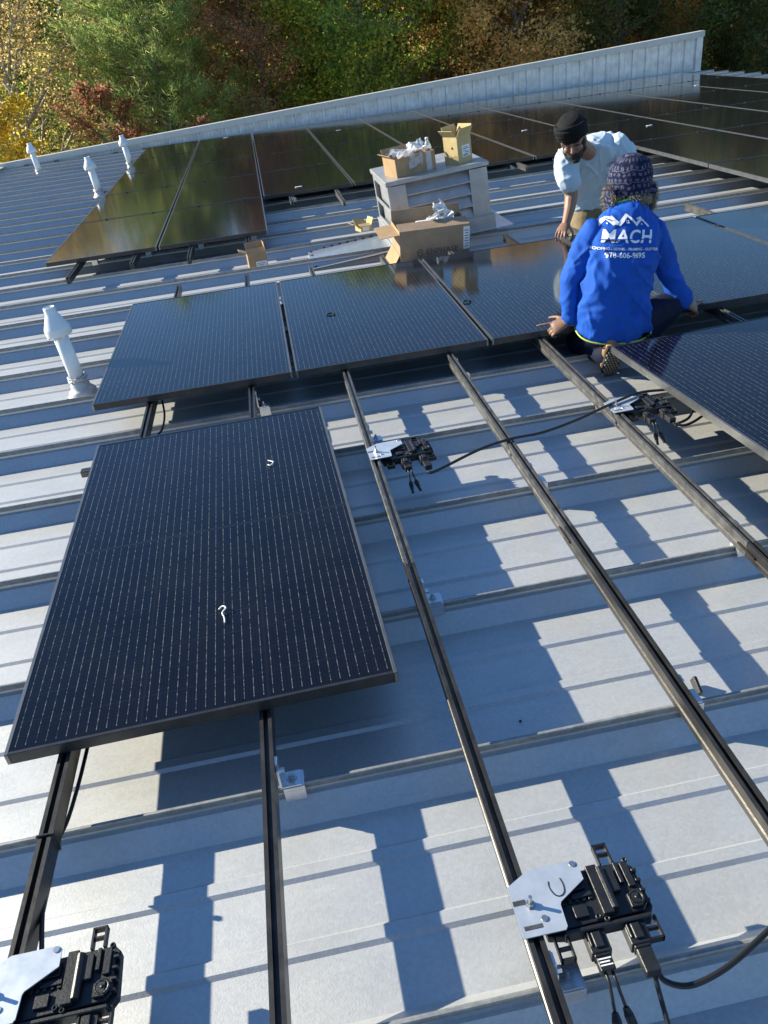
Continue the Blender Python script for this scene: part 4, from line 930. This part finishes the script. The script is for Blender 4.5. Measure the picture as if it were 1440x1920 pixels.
link('eyebrow', local(ey.mesh('eyebrow', MHAIR, True), OB), B)
ey = MB()
for q in (-1,1): ey.cap(PB(.022*q,.0885,.008), PB(.044*q,.0815,.007), .0045, .0040, 8)
link('eyelid', local(ey.mesh('eyelid', mat('dark_eyelid', (.09,.045,.03), .6), True), OB), B)  # dark slits of the downcast eyes
# ------------------------------------------------------------------ trees
MBARK = mat('bark', (.15,.125,.095), .9, 0, .2, var=.4, vscale=6, bump=.6, bscale=14); MBARKP = mat('pale_bark', (.34,.31,.26), .85, 0, .2, var=.3, vscale=5, bump=.4, bscale=12)
def leaves_mesh(name, P, size, cols, asp=.6, up=.35, long_dir=None, out=None):
    n = len(P); r = rng
    d = r.normal(size=(n,3)); d[:,2] *= .7
    if long_dir is not None: d = long_dir + d*.35
    d /= np.linalg.norm(d,axis=1)[:,None]+1e-9
    nrm = r.normal(size=(n,3)); nrm[:,2] += up*2
    if out is not None: nrm = nrm*.55 + out*1.3
    s = np.cross(d, nrm); s /= np.linalg.norm(s,axis=1)[:,None]+1e-9
    sz = (size*r.uniform(.6,1.35,n))[:,None] if np.isscalar(size) else (size*r.uniform(.6,1.35,n))[:,None]
    V = np.empty((n,4,3)); V[:,0] = P-d*sz*.5; V[:,1] = P+s*sz*asp*.5-d*sz*.05; V[:,2] = P+d*sz*.5; V[:,3] = P-s*sz*asp*.5-d*sz*.05
    me = bpy.data.meshes.new(name); me.vertices.add(4*n); me.vertices.foreach_set('co', V.reshape(-1).astype(np.float32))
    me.loops.add(4*n); me.loops.foreach_set('vertex_index', np.arange(4*n, dtype=np.int32)); me.polygons.add(n); me.polygons.foreach_set('loop_start', np.arange(0,4*n,4, dtype=np.int32))
    at = me.attributes.new('leafcol', 'FLOAT_COLOR', 'POINT'); C = np.ones((n,4,4), np.float32); C[:,:,:3] = cols[:,None,:]; at.data.foreach_set('color', C.reshape(-1))
    me.materials.append(MLEAF); me.update(); me.validate(); return me
def palette(n, cols, wts, var=.25, clump=None):
    cols = np.array(cols); wts = np.array(wts, float); wts /= wts.sum()
    if clump is None: idx = rng.choice(len(cols), n, p=wts)
    else:
        nc = clump.max()+1; ci = rng.choice(len(cols), nc, p=wts); idx = ci[clump]; sw = rng.random(n) < .18; idx[sw] = rng.choice(len(cols), sw.sum(), p=wts)
    return np.clip(cols[idx]*2.9*rng.uniform(1-var,1+var,(n,1))*rng.uniform(.93,1.07,(n,3)), .002, .9)
def broadleaf(H, R, cols, wts, nleaf_, lsize=.11, base=.25, dens=1.0, nb=26, bark=None, seed=0, lean=0):
    """returns meshes: trunk, branches, crown; origin at the foot"""
    r_ = random.Random(seed); bark = bark or MBARK; nleaf = int(nleaf_*1.7)
    tr_ = MB(); path = []; k = 9
    for i in range(k): path.append((lean*i/(k-1)+.18*math.sin(i*1.3+seed), .18*math.cos(i*1.1+seed*2), H*.93*i/(k-1)))
    r0 = .022*H*.55+.03; tr_.tube(path, [r0*(1-.9*i/(k-1)) for i in range(k)], 9)
    bm_ = MB(); cl = []
    for b in range(nb):
        f = base+(1-base)*((b+.5)/nb)**.9; z = H*.93*f; i = min(int(f*(k-1)), k-2); t = f*(k-1)-i; p = Vector(path[i]).lerp(Vector(path[i+1]), t)
        prof = math.sin(math.pi*min(1,(f-base)/(1-base)*.86+.12))**.7; L = R*prof*r_.uniform(.75,1.12); az = b*2.4+r_.uniform(-.5,.5); el = .25+.75*f+r_.uniform(-.2,.2)
        d = Vector((math.cos(az)*math.cos(el), math.sin(az)*math.cos(el), math.sin(el))); pts = [p]; 
        for s in range(1,6):
            q = p+d*L*s/5+Vector((r_.gauss(0,.06),r_.gauss(0,.06),r_.gauss(0,.06)+.05*s*L/5))*L*.35; pts.append(q)
        rb = .028+.012*L; bm_.tube(pts, [rb*(1-.17*i) for i in range(6)], 5, False)
        for s in range(2,6):
            for w_ in range(3):
                a2 = az+r_.choice((-1,1))*r_.uniform(.4,1.4); e2 = r_.uniform(-.3,.8); l2 = L*r_.uniform(.16,.36); d2 = Vector((math.cos(a2)*math.cos(e2), math.sin(a2)*math.cos(e2), math.sin(e2)))
                q = pts[s]; q1 = q+d2*l2*.5+Vector((0,0,r_.gauss(0,.05))); q2 = q+d2*l2; bm_.tube([q,q1,q2], [.014,.010,.005], 4, False); cl += [q1, q2]
        cl.append(pts[-1])
    cl = np.array([tuple(c) for c in cl]); ci = rng.integers(0, len(cl), nleaf); off = rng.normal(size=(nleaf,3))*np.array([.22,.22,.17])*(R/3.0)*dens; P = cl[ci]+off; outd = off/(np.linalg.norm(off,axis=1)[:,None]+1e-6)
    crown = leaves_mesh('crown', P, lsize*.82, palette(nleaf, cols, wts, .20, ci), .62, out=outd)
    return tr_.mesh('trunk', bark, True), bm_.mesh('limb', bark, True), crown
def pine(H, R, n, seed=0):
    r_ = random.Random(seed); tr_ = MB().tube([(0,0,0),(.05,.03,H*.5),(0,0,H)], [.20,.13,.02], 9); bm_ = MB(); P = []; D = []; Cc = []
    z = H*.12; lvl = 0
    while z < H*.98:
        f = z/H; L0 = R*(1.0-f)**.62*1.05+.25; nbr = 9
        for b in range(nbr):
            az = lvl*.9+b*2*math.pi/nbr+r_.uniform(-.3,.3); L = L0*r_.uniform(.65,1.1); p0 = Vector((0,0,z+r_.uniform(-.2,.2))); pts = []
            for s in range(6): pts.append(p0+Vector((math.cos(az),math.sin(az),.10+.05*s))*L*s/5)
            bm_.tube(pts, [.03*(1-.15*i) for i in range(6)], 4, False); br = r_.uniform(.75,1.2)
            for s in range(26):
                u = r_.uniform(.22,1.05); q = p0+Vector((math.cos(az),math.sin(az),.10+.05*5*u))*L*u; a2 = az+r_.choice((-1,1))*r_.uniform(.15,1.2); l2 = L*.30*r_.uniform(.3,1)*(1.2-u*.6)
                q = q+Vector((math.cos(a2),math.sin(a2),r_.uniform(.0,.45)))*l2; P.append(q); D.append((math.cos(a2),math.sin(a2),.75)); Cc.append(br)
        z += .44*(1.1-f*.4); lvl += 1
    P = np.array([tuple(p) for p in P]); D = np.array(D); Cc = np.array(Cc); k = max(1, n//len(P)); idx = np.repeat(np.arange(len(P)), k); m = len(idx)
    dd = D[idx]+rng.normal(size=(m,3))*.75; dd /= np.linalg.norm(dd,axis=1)[:,None]; Q = P[idx]+dd*.085+rng.normal(size=(m,3))*.07
    c = palette(m, [(.090,.125,.040),(.120,.155,.045),(.165,.180,.052),(.075,.105,.040)], [3,4,2,2], .25)*Cc[idx][:,None]
    return tr_.mesh('trunk', MBARK, True), bm_.mesh('limb', MBARK, True), leaves_mesh('crown', Q, .21, c, .085, .2, dd*1.6)
def plant(name, meshes, x, y, label, cat='tree', rot=0, sc=1.0, group='autumn trees behind the roof'):
    t = upright(thing(name, label, cat, (x, y, ZG+x*TILT-.1), group=group)); t.rotation_euler.z = rot; t.scale = (sc,)*3
    for nm, me in zip(('trunk','limb','crown'), meshes): link(nm, me, t)
    return t
GRN = [(.040,.075,.018),(.060,.105,.022),(.085,.125,.025),(.16,.16,.03)]; BRN = [(.16,.085,.035),(.22,.12,.045),(.11,.060,.030),(.28,.16,.05)]
RED = [(.13,.050,.032),(.15,.072,.040),(.12,.070,.034),(.10,.080,.032)]; ORG = [(.25,.135,.048),(.20,.115,.042),(.15,.095,.036),(.10,.085,.028)]
YEL = [(.30,.21,.025),(.25,.185,.025),(.20,.165,.025),(.14,.125,.022)]; TAN = [(.24,.185,.085),(.30,.22,.09),(.19,.15,.07),(.30,.24,.06)]
DRK = [(.034,.050,.015),(.048,.060,.018),(.065,.058,.020),(.10,.070,.024)]
mp = pine(11.6, 3.3, 95000, 3)
plant('pine_tree', mp, -1.15, 25.2, 'big soft green pine left of centre behind the parapet')
plant('pine_tree', mp, -3.4, 23.4, 'small young pine at the foot of the big pine', rot=1.3, sc=.40)
m_y = broadleaf(8.4, 2.1, YEL, [4,3,2,1], 15000, .12, .2, 1.0, 24, seed=4); plant('maple_tree', m_y, -5.8, 22.6, 'bright yellow young tree at the left picture edge')
m_t = broadleaf(10.8, 3.8, TAN, [3,2,3,1], 12000, .11, .15, 1.15, 40, MBARKP, seed=5); plant('birch_tree', m_t, -5.6, 27.0, 'thin tan half-bare tree in the top left corner'); plant('birch_tree', m_t, -2.6, 29.5, 'half-bare grey-branched tree just left of the big pine', rot=2.1, sc=1.05)
m_r = broadleaf(7.6, 1.5, RED, [3,3,2,2], 6500, .11, .3, .95, 18, seed=6); plant('maple_tree', m_r, -2.55, 22.9, 'small red-leaved maple in front of the big pine'); plant('maple_tree', m_r, -.85, 22.6, 'low rusty red shrub-like maple at the parapet under the pine', rot=2.5, sc=.83)
m_b = broadleaf(10.6, 2.5, [(.16,.082,.048),(.19,.105,.06),(.125,.078,.042),(.10,.085,.036)], [3,3,3,2], 26000, .10, .2, 1.0, 34, seed=7); plant('oak_tree', m_b, 1.75, 26.3, 'reddish brown tree right of the big pine'); 
GRN = [(c[0]*1.7, c[1]*1.4, c[2]*1.25) for c in GRN]; ORG = [tuple(1.7*q for q in c) for c in ORG]; DRK = [tuple(1.4*q for q in c) for c in DRK]
m_g = broadleaf(11.6, 3.3, GRN, [4,3,2,1.2], 36000, .13, .2, 1.0, 40, seed=8); plant('oak_tree', m_g, 5.0, 25.6, 'dense dark green tree at the centre of the treeline')
m_o = broadleaf(11.3, 3.4, ORG, [2,3,3,2], 32000, .125, .22, 1.0, 38, seed=9); plant('oak_tree', m_o, 9.7, 25.4, 'orange-brown oak above the turbaned worker')
m_n = broadleaf(12, 2.7, BRN, [3,2,3,1], 15000, .12, .35, 1.05, 28, MBARKP, seed=10); plant('oak_tree', m_n, 7.2, 28.2, 'brown tree with pale bare trunk behind the green tree')
m_d = broadleaf(10.3, 3.2, DRK, [3,3,2,1], 34000, .13, .15, 1.0, 40, seed=11); plant('oak_tree', m_d, 13.4, 26.2, 'dark green-brown tree behind the end of the parapet'); plant('oak_tree', m_d, 17.8, 25.4, 'dark tree at the top right picture corner', rot=2.0, sc=.97)
backs = [(m_g,-6.6,33,1.0,.6,'dark green tree behind the tan birch'),(m_d,-.2,32,1.0,2.2,'dark tree directly behind the big pine'),(m_g,2.9,31.5,1.0,1.4,'green tree peeping out behind the reddish brown tree'),(m_o,6.0,33.0,1.05,3.3,'orange tree behind the dense green one'),(m_d,8.9,31.0,1.05,1.1,'dark tree behind the orange-brown oak'),(m_b,11.8,30.5,1.0,2.9,'reddish tree between the oak and the dark trees'),(m_o,15.7,31.0,1.0,.7,'rusty tree deep between the dark right-hand trees'),(m_d,20.5,31.5,1.0,4.2,'dark tree in the wood beyond the right picture edge'),
         (m_d,-4.5,38.5,1.1,5.1,'tall dark tree in the last row behind the birches'),(m_d,2.0,38.0,1.1,3.3,'tall dark tree in the last row behind the pine'),(m_g,7.6,38.5,1.1,2.2,'tall green tree in the last row behind the centre'),(m_d,12.8,37.5,1.15,.3,'tall dark tree in the last row right of centre'),(m_d,18.5,37.5,1.15,2.6,'tall dark tree in the last row at right'),(m_b,23.5,36,1.0,1.9,'brown tree in the last row beyond the right edge'),(m_d,22.0,26.5,1.0,5.0,'dark tree beyond the top right picture corner')]
for me_, x, y, sc, ro, lab in backs: plant('forest_tree', me_, x, y, lab, rot=ro, sc=sc)
# the wood farther back, one mass
n = 70000; X = rng.uniform(-34,46,n); Y = rng.uniform(42,52,n); top = 10.5+1.6*np.sin(X*.55)+1.1*np.sin(X*1.3+1)+.8*np.sin(X*2.9); Z = rng.random(n)**.85*top
fw = leaves_mesh('distant_wood', np.stack([X,Y,Z],1), .55, palette(n, DRK+BRN[:2]+GRN[:2]+TAN[:1], [3,3,3,2,2,1,2,2,2], .3), .6)
fo = link('distant_wood', fw); fo.location = (0,0,ZG); upright(fo); tag(fo, 'distant brown and green wood closing the view behind the trees', 'wood', kind='stuff')
# undergrowth that reads as one mass
n = 60000; X = rng.uniform(-16,26,n); Y = rng.uniform(20.5,34,n); hgt = 2.4+1.5*np.sin(X*1.7)*np.cos(Y*.9)+1.0*np.sin(X*.6+2); Z = rng.random(n)**.7*np.maximum(hgt,.3)
us = leaves_mesh('undergrowth', np.stack([X,Y,Z],1), .16, palette(n, DRK+[(.12,.08,.03),(.16,.05,.025)], [3,3,3,2,2,1], .3), .6)
uo = link('undergrowth', us); uo.location = (0,0,ZG); upright(uo); tag(uo, 'leafy brown and green undergrowth below the trees', 'undergrowth', kind='stuff')

# ------------------------------------------------------------------ roof frame -> world
bpy.context.view_layer.update()
for o in list(scene.objects):
    if o.parent is None and o.type not in {'CAMERA', 'LIGHT'}: o.matrix_world = G @ o.matrix_world
